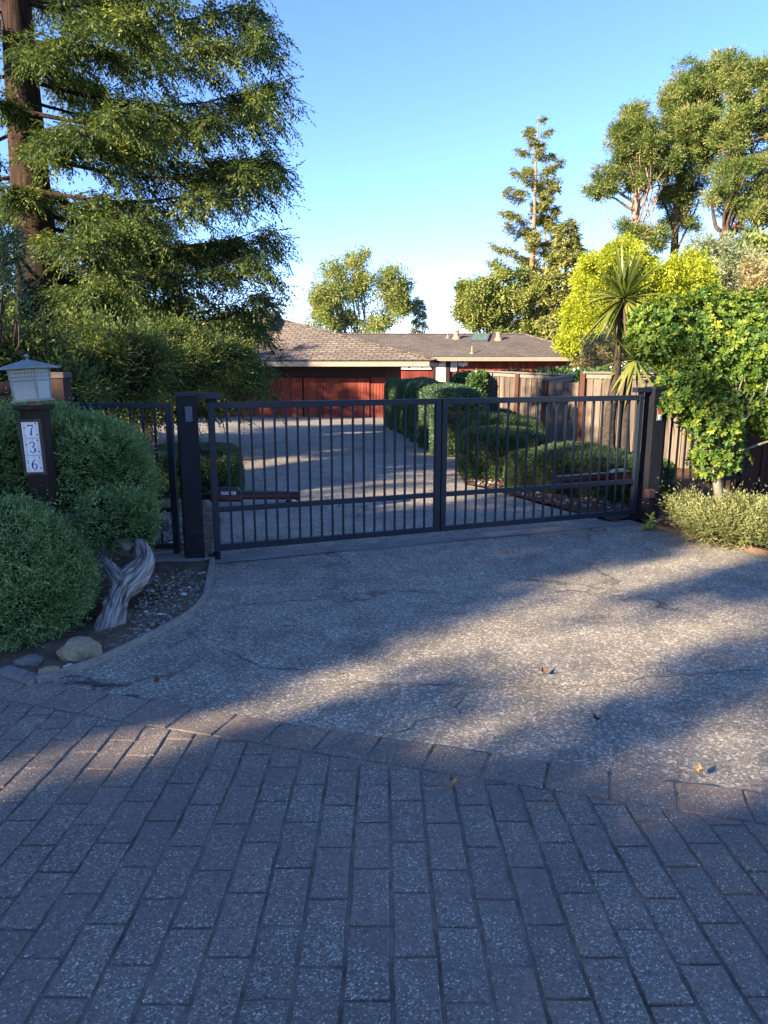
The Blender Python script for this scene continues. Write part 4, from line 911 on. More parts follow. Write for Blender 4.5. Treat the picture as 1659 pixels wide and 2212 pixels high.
# main house
HY = 44.85; hx = lambda px, Y=HY: float(ray(px, 790)[0] / ray(px, 790)[1] * Y); hz = lambda py, Y=HY: float(W(829, py, Y)[2])
hou = thing('house', 'long low red house with brown shingle roof and cream door', 'house', (hx(1050), HY, -.5))
xL, xR = hx(560), hx(1300); zwt = hz(772)
m = MB(); m.box(((xL + xR) / 2, HY + 4.2, (zwt - .6) / 2), (xR - xL, 8, zwt + .6)); m.build('wall', M['siding_dark'], hou)
m = MB(); sx0, sx1 = hx(830), hx(1224); n = int((sx1 - sx0) / .17)
for i in range(n):
    x = sx0 + (i + .5) * (sx1 - sx0) / n; px = CX + x / HY * F
    m.box((x, HY + .17, (zwt - .5) / 2), ((sx1 - sx0) / n - .014, .04, zwt + .5))
m.build('siding', M['siding'], hou)
m = MB(); m.box((hx(1262), HY + .14, .8), (hx(1300) - hx(1224), .1, 2.8)); m.build('side_wall', simple('olive_beige_wall', (.22, .19, .13), (.18, .155, .11), 2, .8, .1), hou)
def hbox(mb, a, b, c, d, y=HY + .1, th=.06, mi=0): x0, x1, z0, z1 = hx(a), hx(b), hz(d), hz(c); mb.box(((x0 + x1) / 2, y, (z0 + z1) / 2), (x1 - x0, th, z1 - z0), mi=mi)
for a, b in ((834, 858), (860, 882), (886, 911), (913, 931)):
    m = MB(); hbox(m, a, b, 776, 795.5, HY + .09); w_ = m.build('window', M['white'], hou); m = MB(); hbox(m, a + 1.5, b - 1.5, 777, 794 if a in (834, 860) else 792, HY + .07, .03); m.build('pane', M['blind'], w_)
m = MB(); hbox(m, 830, 932, 795.7, 798, HY + .06, .1); m.build('window_sill', M['white'], hou)
m = MB(); hbox(m, 941, 963, 777, 830, HY + .06); d_ = m.build('door', M['cream'], hou); m = MB(); hbox(m, 944, 960, 779, 797, HY + .025, .012); hbox(m, 944, 960, 800, 826, HY + .025, .012); m.build('door_panel', simple('pale_cream', (.72, .68, .52), (.66, .62, .48), 3, .6, 0), d_)
m = MB(); hbox(m, 935, 940.7, 777, 830, HY + .05, .1); hbox(m, 963.3, 971, 777, 830, HY + .05, .1); m.build('door_frame', M['siding_dark'], hou)
m = MB(); hbox(m, 974, 987, 777, 802, HY + .08); w_ = m.build('window', M['white'], hou)
m = MB()
for i in range(8): hbox(m, 976, 985, 778.5 + i * 2.8, 780.6 + i * 2.8, HY + .04, .02)
m.build('louvre', M['metalplate'], w_)
m = MB(); p = (hx(1000), HY + .02, hz(788)); m.lathe([(0, -.05), (.12, -.04), (.12, .04), (0, .05)], p, 14, R=np.array([[1, 0, 0], [0, 0, 1], [0, -1, 0]])); wl = m.build('wall_lamp', M['white'], hou)
for s in (-1, 1):
    Rr = np.array([[.75, 0, s * .66], [0, 1, 0], [-s * .66, 0, .75]]) @ np.array([[1, 0, 0], [0, .4, .9], [0, -.9, .4]]); m = MB(); m.lathe([(.05, -.02), (.09, .10), (.17, .24), (.15, .26), (0, .2)], np.array(p) + [s * .10, -.05, -.02], 14, R=Rr @ np.diag([1, 1, 1])); m.build('lamp_head', M['white'], wl)
eY, eZ = 44.3, float(W(829, 770.5, 44.3)[2]); rY, rZ = 49.3, float(W(829, 721.5, 49.3)[2]); exL, exR = hx(520, eY), hx(1300, eY); rxL, rxR = hx(620, rY), hx(1130, rY)
bY = 2 * rY - eY; V = np.array([(exL, eY, eZ), (exR, eY, eZ), (exR, bY, eZ), (exL, bY, eZ), (rxL, rY, rZ), (rxR, rY, rZ)])
m = MB(); m.add(V, [(0, 1, 5, 4), (1, 2, 5), (2, 3, 4, 5), (3, 0, 4), (3, 2, 1, 0)]); hr = uv_roof(m.build('roof', M['shingle'], hou))
m = MB(); m.bar((rxL, rY, rZ + .02), (rxR, rY, rZ + .02), .25, .06); m.bar((rxR, rY, rZ + .02), (exR, eY, eZ + .04), .25, .06); uv_roof(m.build('ridge_cap', M['shingle'], hou))
m = MB(); m.box(((exL + exR) / 2, eY + .03, eZ - .14), (exR - exL, .05, .24)); m.build('fascia', M['fascia'], hou)
m = MB(); m.box(((exL + exR) / 2, eY + .6, eZ - .24), (exR - exL, 1.15, .02)); m.build('soffit', M['cream'], hou)
hn = nrm(np.cross(V[1] - V[0], V[4] - V[0])); hp = lambda px, py: rayplane(px, py, V[0], hn)
for px, py, s in ((986, 731, 1.0), (1076.5, 734, .95), (967.5, 729.5, .42), (1019.5, 763, .35)):
    p = hp(px, py); m = MB(); m.lathe([(.30 * s, -.1), (.27 * s, .05), (.18 * s, .14 * s), (.16 * s, .42 * s), (.2 * s, .44 * s), (.2 * s, .50 * s), (0, .52 * s)] if s > .5 else [(.14, -.1), (.12, .04), (.045, .07), (.045, .42), (0, .43)], p, 14); m.build('roof_vent', M['terracotta'], hr, smooth=False)
p = [hp(*q) for q in ((1015, 738.5), (1053, 738.5), (1059, 723.5), (1023, 723.5))]; up = hn * .12; m = MB(); slab(m, [x + up for x in p], .14); sk = m.build('skylight', M['slate'], hr)
cc = np.mean(p, 0); m = MB(); slab(m, [cc + (x - cc) * .86 + up * 1.06 for x in p], .02); m.build('pane', M['skylight'], sk)
#PART4
# ================================================================== SHRUBS NEAR THE CAMERA
rg = lambda s: np.random.default_rng(s)
def pl(px, py, Y, rx, rz, ry=None):   # lobe from a pixel at depth Y, radii in pixels
    c = W(px, py, Y); k = (CP * Y + SP * (H - c[2])) / F; return (c, np.array([rx * k, (ry if ry else rx) * k, rz * k]))
l1 = [(np.array([-2.36, 4.28, .35]), np.array([.50, .48, .43])), (np.array([-2.82, 4.35, .37]), np.array([.50, .50, .44])), (np.array([-2.24, 4.10, .22]), np.array([.37, .36, .24]))]
juniper_mass('juniper', l1, 3600, M['f_juniper'], rg(31), label='large clipped juniper mound nearest the camera beside the tan rock', cat='shrub', loc=(-2.2, 4.28, 0))
l2 = [pl(70, 985, 5.35, 150, 118, 150), pl(190, 1010, 5.32, 120, 105, 130), pl(270, 1060, 5.30, 62, 92, 90), pl(-90, 980, 5.4, 150, 125, 150)]
juniper_mass('juniper', l2, 3000, M['f_juniper'], rg(32), label='broad clipped juniper mass behind the lamp post', cat='shrub', loc=(-2.7, 5.4, 0))
t = thing('pruned_juniper', 'small pom pom juniper on a twisted bare grey trunk', 'shrub', G(240, 1352))
juniper_mass('crown', [pl(250, 1118, 4.98, 80, 60, 75), pl(296, 1140, 4.95, 36, 42, 40)], 3600, M['f_juniper'], rg(33), parent=t)
m = MB(); b = G(240, 1358)
P = smooth([b + [-.02, -.04, -.06], b + [.005, .0, .05], W(246, 1312, 4.36), W(262, 1272, 4.50), W(294, 1246, 4.60), W(318, 1215, 4.70), W(303, 1172, 4.85)], 22)
def gnarl(P, R, n, seed, amp=.2):
    k = 70; P = smooth(P, k); R = np.interp(np.linspace(0, 1, k), np.linspace(0, 1, len(R)), R); j0 = m.n; m.tube(P, R, n, rng=rg(seed)); V = m.v[-1]; r_ = rg(seed); ph = r_.uniform(0, 6.28, 12)
    an = np.tile(np.arange(n) * 2 * math.pi / n, k); ln = np.repeat(np.arange(k) * .012, n); tw = an + ln * 5.0; c = np.repeat(P, n, 0)
    f = sum(a * np.sin(q * tw + ph[q] + w * ln) for q, a, w in ((2, .30, 6), (3, .28, -9), (5, .30, 14), (7, .28, -11), (9, .26, 7))) + .35 * np.sin(ln * 23 + 2 * an + ph[1]) * np.sin(an * 3 + ph[2])
    V[:] = c + (V - c) * (1 + amp * f + r_.normal(0, .035, len(V)))[:, None]
gnarl(P, [.092, .080, .074, .074, .088, .080, .060, .042], 44, 2)
P2 = smooth([W(262, 1262, 4.47), W(238, 1232, 4.58), W(220, 1212, 4.75), W(205, 1190, 5.0)], 12); gnarl(P2, [.055, .045, .034], 28, 3)
P3 = smooth([W(120, 1112, 4.93), W(160, 1116, 4.9), W(195, 1124, 4.88), W(225, 1150, 4.9), W(285, 1185, 4.82)], 16); gnarl(P3, [.026, .03, .034], 24, 4)
m.build('trunk', M['deadwood'], t, smooth=True)
# right side spreading juniper
l3 = [pl(1520, 1118, 6.75, 60, 28, 55), pl(1600, 1124, 6.55, 70, 36, 60), pl(1690, 1124, 6.45, 85, 42, 64), pl(1560, 1148, 6.35, 72, 25, 50), pl(1478, 1098, 6.95, 30, 20, 30), pl(1650, 1165, 6.2, 70, 22, 40)]
juniper_mass('juniper', l3, 1900, M['f_juniper_dry'], rg(35), label='sunlit blue green spreading juniper in the right corner bed', cat='shrub', loc=(3.2, 6.6, 0), L=.14, bl=.045, bw=.010, tuft=.75, lump=.16, stray=.05, core=.72)
# weed
p = G(1399, 1146); P = np.repeat([p + [0, 0, .02]], 90, 0) + rg(3).normal(0, .02, (90, 3)) * [1, 1, .3]; D = rg(4).normal(size=(90, 3)) * [1, 1, .5] + [0, 0, .7]
P[60:] = p + np.c_[rg(5).normal(.03, .012, (30, 2)), rg(6).uniform(.03, .17, 30)]
quads_obj('weed', leaf_quads(P, D, .06, .018, rg(7)), rg(8).random(90), M['f_weed'], label='small bright green weed at the foot of the right gate post', cat='weed', loc=p)
# glossy shrub with leaf rosettes
t = thing('glossy_shrub', 'tall glossy shrub with leaf rosettes overhanging the right fence', 'shrub', (3.72, 7.55, 0))
SL = [(1432, 718, 68, 68), (1530, 722, 95, 88), (1655, 745, 112, 112), (1492, 800, 62, 54), (1600, 850, 84, 84), (1700, 860, 90, 90), (1545, 900, 72, 62), (1548, 975, 52, 54), (1470, 865, 34, 32)]
LB = [pl(a, b_, 7.45 + .12 * math.sin(i * 2.1), c, d, min(c, 90)) for i, (a, b_, c, d) in enumerate(SL)]
def rosettes(P, A, rng, n=10, L=.062, Wd=.023, spread=1.12):
    A = nrm(A); e1 = nrm(np.cross(A, rng.normal(size=A.shape))); e2 = np.cross(A, e1); out = []; tt = []; base = rng.uniform(.15, .8, len(P))
    for k in range(n):
        a = k * 2.399 + rng.uniform(0, .5, len(P)); fi = np.clip(spread * (1 - .45 * k / n) + rng.normal(0, .16, len(P)), .1, 1.7)
        D = A * np.cos(fi)[:, None] + (e1 * np.cos(a)[:, None] + e2 * np.sin(a)[:, None]) * np.sin(fi)[:, None]
        l = L * rng.uniform(.7, 1.15, len(P)) * (1 - .35 * k / n); b0 = P + D * .006; S = nrm(np.cross(D, A + rng.normal(0, .12, A.shape))); w = (Wd * (1 - .25 * k / n))
        d2 = nrm(D - .18 * A); m1 = b0 + D * (l * .5)[:, None]; m2 = b0 + D * (l * .82)[:, None] - A * (l * .05)[:, None]; tip = b0 + D * l[:, None] - A * (l * .12)[:, None]
        out.append(np.stack([b0 - S * w * .12, m1 - S * w * .42, m1 + S * w * .42, b0 + S * w * .12], 1)); out.append(np.stack([m1 - S * w * .42, m2 - S * w * .45, m2 + S * w * .45, m1 + S * w * .42], 1)); out.append(np.stack([m2 - S * w * .45, tip - S * w * .1, tip + S * w * .1, m2 + S * w * .45], 1))
        v = base + .18 * (k / n) + rng.normal(0, .07, len(P)); tt += [v, v, v]
    return np.concatenate(out), np.concatenate(tt)
r_ = rg(41); Pa, Aa = [], []
for k_, dens in ((1.0, 285), (.88, 190), (.7, 90)):
    P, N = lobes_shell([(c, r * k_) for c, r in LB], dens, r_, .09); keepm = (r_.random(len(P)) < np.where(P[:, 2] < 1.15, .62, 1.0)); P, N = P[keepm], N[keepm]
    Pa.append(P + r_.normal(0, .025, P.shape)); Aa.append(N + r_.normal(0, .35, N.shape) + [0, 0, .45])
Pr, Ar = np.concatenate(Pa), np.concatenate(Aa)
Q, T = rosettes(Pr, Ar, r_); quads_obj('crown', Q, T, M['f_pitt'], t)
m = MB(); b = np.array([3.72, 7.6, -.05]); top = W(1545, 940, 7.5); m.tube(smooth([b, W(1552, 1060, 7.55), W(1547, 1030, 7.52), top], 10), np.linspace(.055, .04, 10), 10, wob=.06)
for i in range(60):
    e = Pr[r_.integers(len(Pr))]; s0 = W(1546, 1015 - r_.uniform(0, 70), 7.52); m.tube(curve_pts(s0, e, 5, r_.uniform(-.1, .15), r_, .03), np.linspace(.018, .005, 5), 5)
m.build('trunk', M['greybark'], t, smooth=True)
# cordyline
t = thing('cordyline', 'spiky palm like tree with two tufts of long sword leaves', 'tree', (3.78, 11.4, -.06))
m = MB(); c0 = np.array([3.80, 11.4, -.1]); m.tube(smooth([c0 + [-.13, 0, 0], W(1312, 950, 11.35), W(1320, 880, 11.35), W(1334, 800, 11.35), W(1337, 720, 11.35), W(1347, 655, 11.35)], 16), np.interp(np.linspace(0, 1, 16), [0, .5, .75, 1], [.125, .085, .05, .042]), 10, wob=.1)
m.tube(smooth([c0 + [.10, .05, 0], W(1347, 950, 11.45), W(1350, 880, 11.45), W(1362, 800, 11.45)], 10), np.linspace(.115, .05, 10), 10, wob=.1)
m.build('trunk', M['cordbark'], t, smooth=True)
def spiky(c, n, L, w, rng, lo=-1.0, hi=1.45, dead=0):
    Qs, Ts = [], []
    for i in range(n):
        az = rng.uniform(0, 2 * math.pi); el = lo + (hi - lo) * rng.random() ** .75; d = np.array([math.cos(az) * math.cos(el), math.sin(az) * math.cos(el), math.sin(el)]); l = L * rng.uniform(.7, 1.1); sag = rng.uniform(.05, .35) * math.cos(el) * l
        s = np.linspace(0, 1, 6); p = c + np.outer(s * l, d); p[:, 2] -= sag * s ** 2.2; S = nrm(np.cross(d, [0, 0, 1.]) + rng.normal(0, .25, 3)); ww = w * np.array([.55, .9, 1, .85, .55, .06])
        A, B = p + S * ww[:, None] / 2, p - S * ww[:, None] / 2; Qs.append(np.stack([A[:-1], A[1:], B[1:], B[:-1]], 1)); Ts.append(np.full(5, rng.normal(.22 if el > .2 else .5, .2)))
    return np.concatenate(Qs), np.concatenate(Ts)
q1, t1 = spiky(W(1348, 645, 11.35), 170, .84, .042, rg(51), -.95); q2, t2 = spiky(W(1372, 778, 11.4), 85, .74, .045, rg(52), -1.15, 1.3); q3, t3 = spiky(W(1336, 745, 11.4), 26, .45, .035, rg(53), -.6)
quads_obj('leaf_tuft', q1, t1, M['f_cord'], t); quads_obj('leaf_tuft', q2, t2, M['f_cord'], t); quads_obj('leaf_tuft', q3, t3, M['f_cord'], t)
q, tt = spiky(W(1347, 650, 11.35), 40, .6, .035, rg(54), -1.5, -1.0); quads_obj('dead_leaves', q, tt, M['f_cordead'], t)
# ================================================================== CLIPPED HEDGES beyond the gate
hedge('clipped_hedge', [((1.84, 10.75, .30), (1.30, 1.15, .80), -.35)], 5200, .020, .011, M['f_box'], rg(61), 'rounded clipped shrub at the bend of the drive, just left of the lowest hedge', 'hedge', (1.7, 10.7, 0), 'clipped shrubs beyond the gate', .45)
hedge('clipped_hedge', [((2.62, 9.1, .24), (2.15, .98, .64), -.80)], 5200, .020, .011, M['f_box'], rg(62), 'lowest long clipped hedge running along the drive edge towards the gate', 'hedge', (2.5, 9.0, 0), 'clipped shrubs beyond the gate', .35)
hedge('clipped_hedge', [((2.12, 12.55, .30), (1.55, 1.5, .98), -.2)], 4000, .022, .012, M['f_box'], rg(63), 'rounded clipped shrub with sunlit top in front of the board fence', 'hedge', (2.0, 12.5, 0), 'clipped shrubs beyond the gate', .5)
hedge('clipped_hedge', [((1.15, 17.9, .40), (.98, 8.4, 1.52), .09), ((.80, 22.8, .40), (1.35, 3.4, 1.66), .09)], 1900, .035, .018, M['f_hedge'], rg(64), 'tall dark block hedge lining the drive in front of the house', 'hedge', (1.5, 16, -.15), None, .28, 3, .07)
hedge('clipped_hedge', [((-2.48, 9.3, .22), (1.15, 1.3, .72), .25)], 5200, .020, .011, M['f_box'], rg(65), 'square clipped hedge with lit top behind the small side fence panel', 'hedge', (-2.45, 9.2, 0), 'clipped shrubs beyond the gate', .35)
hedge('ivy', [((2.22, 16.75, .58), (.38, .7, 1.85), 0)], 800, .07, .06, M['f_ivy'], rg(66), 'ivy column climbing the left end of the board fence', 'ivy', (2.3, 16.8, -.16), None, .4, 3, .10)
hedge('leafy_hedge', [((3.4, 22.0, .50), (2.6, 1.2, 1.86), 0)], 500, .08, .06, M['f_yellow'] if False else M['f_ivy'], rg(67), 'low leafy hedge catching sun below the cream door', 'hedge', (3.2, 22, -.27), None, .35, 3, .08)
hedge('leafy_hedge', [((5.6, 18.6, .50), (4.0, 1.3, 1.96), -.1)], 420, .09, .07, M['f_ivy'], rg(68), 'ivy covered hedge rising behind the board fence', 'hedge', (5.4, 18.5, -.2), None, .35, 3, .10)
# left side plants beyond the side fence
c = W(296, 955, 9.6); P = c + rg(71).normal(0, .17, (420, 3)) * [1, 1, .9]; r_ = rg(72); Q = leaf_quads(P, r_.normal(size=P.shape), .05, .03, r_); fl_ = rg(73).random(420) < .45
t = thing('flowering_shrub', 'small shrub with pink flowers seen through the side fence bars', 'shrub', (c[0], 9.6, 0)); quads_obj('foliage', Q[~fl_], rg(74).random((~fl_).sum()), M['f_box'], t); quads_obj('blossom', Q[fl_], rg(75).random(fl_.sum()), M['f_pink'], t)
m = MB(); [m.tube(curve_pts((c[0], 9.6, -.05), c + rg(80 + i).normal(0, .13, 3), 4, 0, rg(i), .01), [.012, .01, .008, .005], 5) for i in range(7)]; m.build('stem', M['greybark'], t)
def yew(label, lobes, dens, seed, loc, fm='f_redwood', L=.24, bl=.085, bw=.020, n=8, **k):
    return juniper_mass('evergreen_shrub', lobes, dens, M[fm], rg(seed), L=L, bl=bl, bw=bw, n=n, tuft=.15, core=.78, lump=.17, stray=.15, label=label, cat='shrub', loc=loc, **k)
G_ = 'feathery evergreen shrubs behind the side fence'
yew('feathery dark evergreen directly behind the lantern at far left', [pl(40, 800, 8.6, 130, 78, 110), pl(-60, 790, 8.8, 130, 90, 110), pl(110, 850, 8.4, 110, 60, 90)], 420, 76, (-4.4, 8.6, 0), group=G_)
yew('feathery evergreen with sunlit top above the small side fence panel', [pl(235, 800, 10.2, 125, 72, 95), pl(180, 745, 10.5, 70, 42, 60), pl(300, 770, 10.6, 80, 50, 70)], 420, 77, (-4.0, 10.2, 0), group=G_)
yew('feathery evergreen above the thick gate post, nearest the garage', [pl(378, 805, 12.2, 82, 56, 80), pl(450, 770, 12.6, 70, 44, 60), pl(350, 745, 12.6, 75, 40, 60), pl(432, 808, 12.9, 42, 34, 46), pl(505, 765, 13.4, 38, 26, 36)], 400, 78, (-3.6, 12.3, -.1), group=G_)
Q, T, C = clump_crown([pl(0, 610, 8.2, 55, 120, 60), pl(-40, 560, 8.3, 70, 90, 60)], [60, 40], .13, 46, .075, .012, rg(79), up=.4)
t = thing('olive_shrub', 'grey green narrow leaved shrub at the far left edge', 'shrub', (-4.7, 8.2, 0)); quads_obj('crown', Q, T, M['f_hedge'], t)
m = MB(); [m.tube(curve_pts((-4.75, 8.25, -.1), C[i * 7], 6, .1, rg(i), .03), np.linspace(.035, .008, 6), 6) for i in range(10)]; m.build('trunk', M['pinebark'], t, smooth=True)
# ================================================================== TREES
X0 = ray(95, 700)[0] / ray(95, 700)[1] * 15.2
ex = [(z, az, R * .74, .42) for z, az, R in ((2.6, -.35, 5.2), (3.2, .10, 5.9), (3.9, -.15, 6.1), (4.6, .22, 6.3), (5.2, -.30, 6.2), (5.9, .05, 6.5), (6.6, -.2, 6.4), (7.3, .18, 6.6), (7.9, -.12, 6.4), (2.0, .35, 5.0), (8.6, .0, 6.3), (9.3, -.25, 6.0), (3.4, -.75, 4.4), (2.4, -1.2, 3.6), (4.3, -.7, 4.6), (6.0, -.65, 5.0), (7.6, -.6, 5.2), (1.8, .9, 6.0), (2.4, 1.4, 5.8), (3.0, 2.0, 5.6), (3.6, 1.0, 6.2), (4.2, 1.6, 5.8), (4.8, .7, 6.2), (5.4, 1.2, 6.0), (2.2, 2.7, 5.6), (3.3, 3.2, 5.6), (4.5, 2.6, 5.6), (5.8, 2.1, 5.6), (1.9, .2, 5.6), (2.9, -.1, 5.8), (6.4, .6, 6.0), (3.9, 3.8, 5.4), (2.6, 4.2, 5.0), (1.7, -.22, 5.7), (2.1, -.5, 5.6), (1.5, -.78, 5.4), (2.6, .02, 5.8), (2.0, -1.0, 5.2), (1.9, .12, 5.6))]
redwood('redwood_tree', 'huge dark conifer with drooping sprays filling the left of the view', (X0, 15.2, -.13), 17, .56, 4.5, M['f_redwood'], M['redwoodbark'], rg(81), zlo=1.3, nlimb=46, nbr=46, nfr=20, fl=.34, nb=11, bl=.105, bw=.030, droop=.13, extra_limbs=ex, upturn=.10, hangp=.65, avoid=-1.13)
def at(px, Y): return (float(ray(px, 790)[0] / ray(px, 790)[1] * Y), Y, float(gz(Y)))
redwood('redwood_tree', 'tall slender conifer with bare pale trunk beyond the roof skylight', at(1141, 60), 21.4, .40, 5.0, M['f_redwood_far'], M['palebark'], rg(82), zlo=3, nlimb=50, nbr=56, nfr=6, fl=.30, nb=6, bl=.22, bw=.06, droop=.04, taper=.55, upturn=.26, gap=.05, hangp=.3, bk=.55)
redwood('redwood_tree', 'thinner conifer trunk just right of the tall slender one', at(1166, 61.5), 18.4, .26, 2.9, M['f_redwood_far'], M['palebark'], rg(83), zlo=3, nlimb=54, nbr=34, nfr=6, fl=.34, nb=6, bl=.24, bw=.07, droop=.05, taper=.55, upturn=.26, gap=.05, hangp=.3, bk=.55)
redwood('conifer_tree', 'dense broad green conifer right of the tall slender one', at(1212, 56), 13.0, .35, 3.4, M['f_redwood_far'], M['pinebark'], rg(84), zlo=1.2, nlimb=66, nbr=15, nfr=8, fl=.5, nb=6, bl=.34, bw=.12, droop=.10, taper=.7)
redwood('conifer_tree', 'small pointed bluish conifer beside the airy tree above the roof', at(905, 58), 7.6, .14, 1.55, M['f_grey'], M['greybark'], rg(85), zlo=1.0, nlimb=52, nbr=9, nfr=6, fl=.30, nb=5, bl=.22, bw=.085, droop=.05, taper=.9)
m_ = lambda a, Y: [pl(x, y, Y, rx, rz) for x, y, rx, rz in a]
broad_tree('airy_tree', 'airy pale green tree with several thin trunks above the house roof', at(778, 57), split(m_([(720, 612, 48, 50), (772, 590, 40, 44), (836, 612, 48, 46), (690, 655, 42, 42), (760, 650, 60, 58), (842, 665, 50, 56), (700, 705, 50, 30), (790, 705, 75, 38), (868, 640, 30, 40)], 57), 6, .40, rg(186)), [11] * 54, .42, 60, .20, .10, M['f_birch'], M['greybark'], rg(86), stems=9, tr=.13, fill=.15)
broad_tree('oak_tree', 'dark leafy oak behind the roof, left of the tall slender conifer', at(1050, 56), split(m_([(1040, 640, 55, 52), (1085, 625, 55, 50), (1012, 685, 30, 42), (1060, 700, 70, 48), (1120, 690, 60, 60), (1150, 640, 60, 50), (1010, 640, 24, 30)], 56), 6, .42, rg(187)), [14] * 42, .42, 84, .20, .12, M['f_oak'], M['pinebark'], rg(87), tr=.3, fill=.35)
broad_tree('golden_tree', 'rounded golden yellow tree standing behind the spiky palm like tree', at(1300, 34), m_([(1335, 605, 84, 72), (1285, 665, 58, 72), (1390, 640, 55, 76), (1325, 715, 85, 60), (1258, 735, 40, 38), (1345, 565, 48, 40), (1246, 690, 26, 48)], 34), [330, 210, 190, 240, 100, 130, 65], .24, 90, .125, .07, M['f_yellow'], M['greybark'], rg(88), tr=.16, fill=.6, hang=.6)
broad_tree('golden_tree', 'smaller yellow green tree behind the right shrub', at(1485, 33), m_([(1480, 600, 55, 50), (1500, 660, 60, 60), (1450, 650, 40, 50)], 33), [150, 150, 80], .24, 80, .125, .07, M['f_yellow'], M['greybark'], rg(89), tr=.12, fill=.55, hang=.4)
broad_tree('grey_green_tree', 'grey green willow leaved tree below the pines', at(1550, 38), m_([(1535, 570, 62, 55), (1590, 600, 50, 60), (1510, 640, 60, 60), (1570, 670, 80, 60), (1630, 640, 40, 60)], 38), [90, 70, 80, 80, 40], .36, 90, .26, .05, M['f_grey'], M['greybark'], rg(90), tr=.15, fill=.4, hang=.35)
broad_tree('beige_shrub', 'dry beige flowering bush at the end of the house', at(1302, 28), m_([(1300, 770, 44, 42), (1330, 745, 34, 34), (1280, 790, 34, 26)], 28), [90, 60, 40], .24, 44, .12, .07, M['f_beige'], M['greybark'], rg(91), cat='shrub', tr=.07, fill=.5)
broad_tree('beige_shrub', 'dry beige tall bush at the far right below the pines', at(1640, 30), m_([(1632, 610, 26, 50), (1610, 650, 30, 40), (1660, 650, 30, 50)], 30), [50, 40, 40], .26, 40, .16, .06, M['f_beige'], M['greybark'], rg(92), cat='shrub', tr=.07, fill=.4)
def pine(label, base, lean, lobes, nper, limbs, rng, tr=.42, top=None):
    t = thing('pine_tree', label, 'tree', base, 'tall pines at the right'); base = np.asarray(base, float); m = MB(); pts = smooth([base - [0, 0, .3]] + [np.asarray(x) for x in lean], 14); m.tube(pts, np.linspace(tr, tr * .22, 14), 10, wob=.05, rng=rng)
    sub = split(lobes, 10, .40, rng); Q, T, C = clump_crown(sub, [max(4, int(n_ * .21)) for n_ in nper for _ in range(10)], .33, 96, .23, .05, rng, .5, .12, flat=.8)
    for a, b_ in limbs: m.tube(curve_pts(a, b_, 7, .25, rng, .12), np.linspace(tr * .36, tr * .08, 7), 6, rng=rng)
    for i in range(60):
        e = C[rng.integers(len(C))]; s0 = pts[rng.integers(6, 14)]
        if np.linalg.norm(e - s0) < 6.5: m.tube(curve_pts(s0, e - [0, 0, .2], 6, rng.uniform(-.3, .5), rng, .12), np.linspace(tr * .24, tr * .05, 6), 5, rng=rng)
    m.build('trunk', M['pinebark'] if tr > .3 else M['palebark'], t, smooth=True); quads_obj('crown', Q, T, M['f_pine'], t)
w = lambda x, y, Y: W(x, y, Y)
pine('leftmost pine with a pale trunk and a bare lower gap', at(1368, 50), [w(1366, 560, 50), w(1374, 460, 50), w(1380, 380, 50), w(1376, 280, 50)], m_([(1362, 262, 38, 44), (1385, 320, 52, 48), (1345, 330, 30, 30), (1420, 350, 50, 48), (1312, 372, 36, 22), (1300, 410, 34, 14), (1350, 300, 34, 30), (1385, 385, 38, 26), (1375, 500, 42, 26), (1420, 515, 34, 26)], 50), [44, 62, 20, 54, 22, 14, 24, 24, 24, 20],
     [(w(1374, 455, 50), w(1285, 425, 50)), (w(1376, 440, 50), w(1280, 405, 50.5)), (w(1378, 425, 50), w(1420, 400, 50)), (w(1380, 400, 50), w(1300, 370, 50))], rg(93), .30)
pine('tallest pine, in the middle of the three', at(1452, 52), [w(1455, 540, 52), w(1462, 440, 52), w(1468, 330, 52), w(1490, 160, 52)], m_([(1525, 165, 66, 52), (1470, 215, 58, 54), (1560, 190, 44, 44), (1490, 270, 72, 58), (1455, 330, 62, 52), (1530, 320, 58, 56), (1480, 395, 56, 44), (1470, 470, 44, 36), (1440, 430, 26, 30), (1510, 240, 50, 50)], 52), [70, 60, 40, 82, 60, 62, 46, 30, 14, 44],
     [(w(1460, 450, 52), w(1530, 400, 52)), (w(1462, 430, 52), w(1415, 400, 52))], rg(94), .42)
pine('rightmost pine with a forked dark trunk leaning right', at(1545, 48), [w(1552, 560, 48), w(1556, 500, 48), w(1582, 450, 48), w(1600, 380, 48), w(1610, 260, 48)], m_([(1600, 170, 52, 50), (1650, 190, 50, 60), (1620, 250, 60, 58), (1670, 300, 60, 80), (1580, 300, 44, 46), (1600, 370, 52, 40), (1650, 400, 52, 44), (1560, 420, 38, 34), (1630, 470, 52, 40), (1590, 440, 28, 24), (1690, 470, 50, 60)], 48), [50, 50, 62, 60, 38, 44, 46, 26, 40, 14, 34],
     [(w(1556, 500, 48), w(1520, 430, 48)), (w(1560, 495, 48), w(1680, 520, 48)), (w(1582, 450, 48), w(1660, 400, 48)), (w(1600, 390, 48), w(1560, 330, 48))], rg(95), .42)
broad_tree('oak_tree', 'low oak filling the far right below the pines', at(1650, 44), m_([(1650, 560, 50, 40), (1600, 545, 30, 16), (1680, 620, 60, 60)], 44), [60, 16, 50], .5, 44, .32, .18, M['f_oak'], M['pinebark'], rg(96), tr=.2, fill=.3)
broad_tree('oak_tree', 'dark tree far behind the redwood, left of the garage', at(280, 44), m_([(300, 740, 90, 60), (180, 720, 90, 70), (60, 730, 110, 80), (420, 760, 90, 40), (-80, 700, 100, 100)], 44), [80, 80, 90, 60, 60], .6, 44, .4, .24, M['f_oak'], M['pinebark'], rg(97), tr=.3, fill=.4)
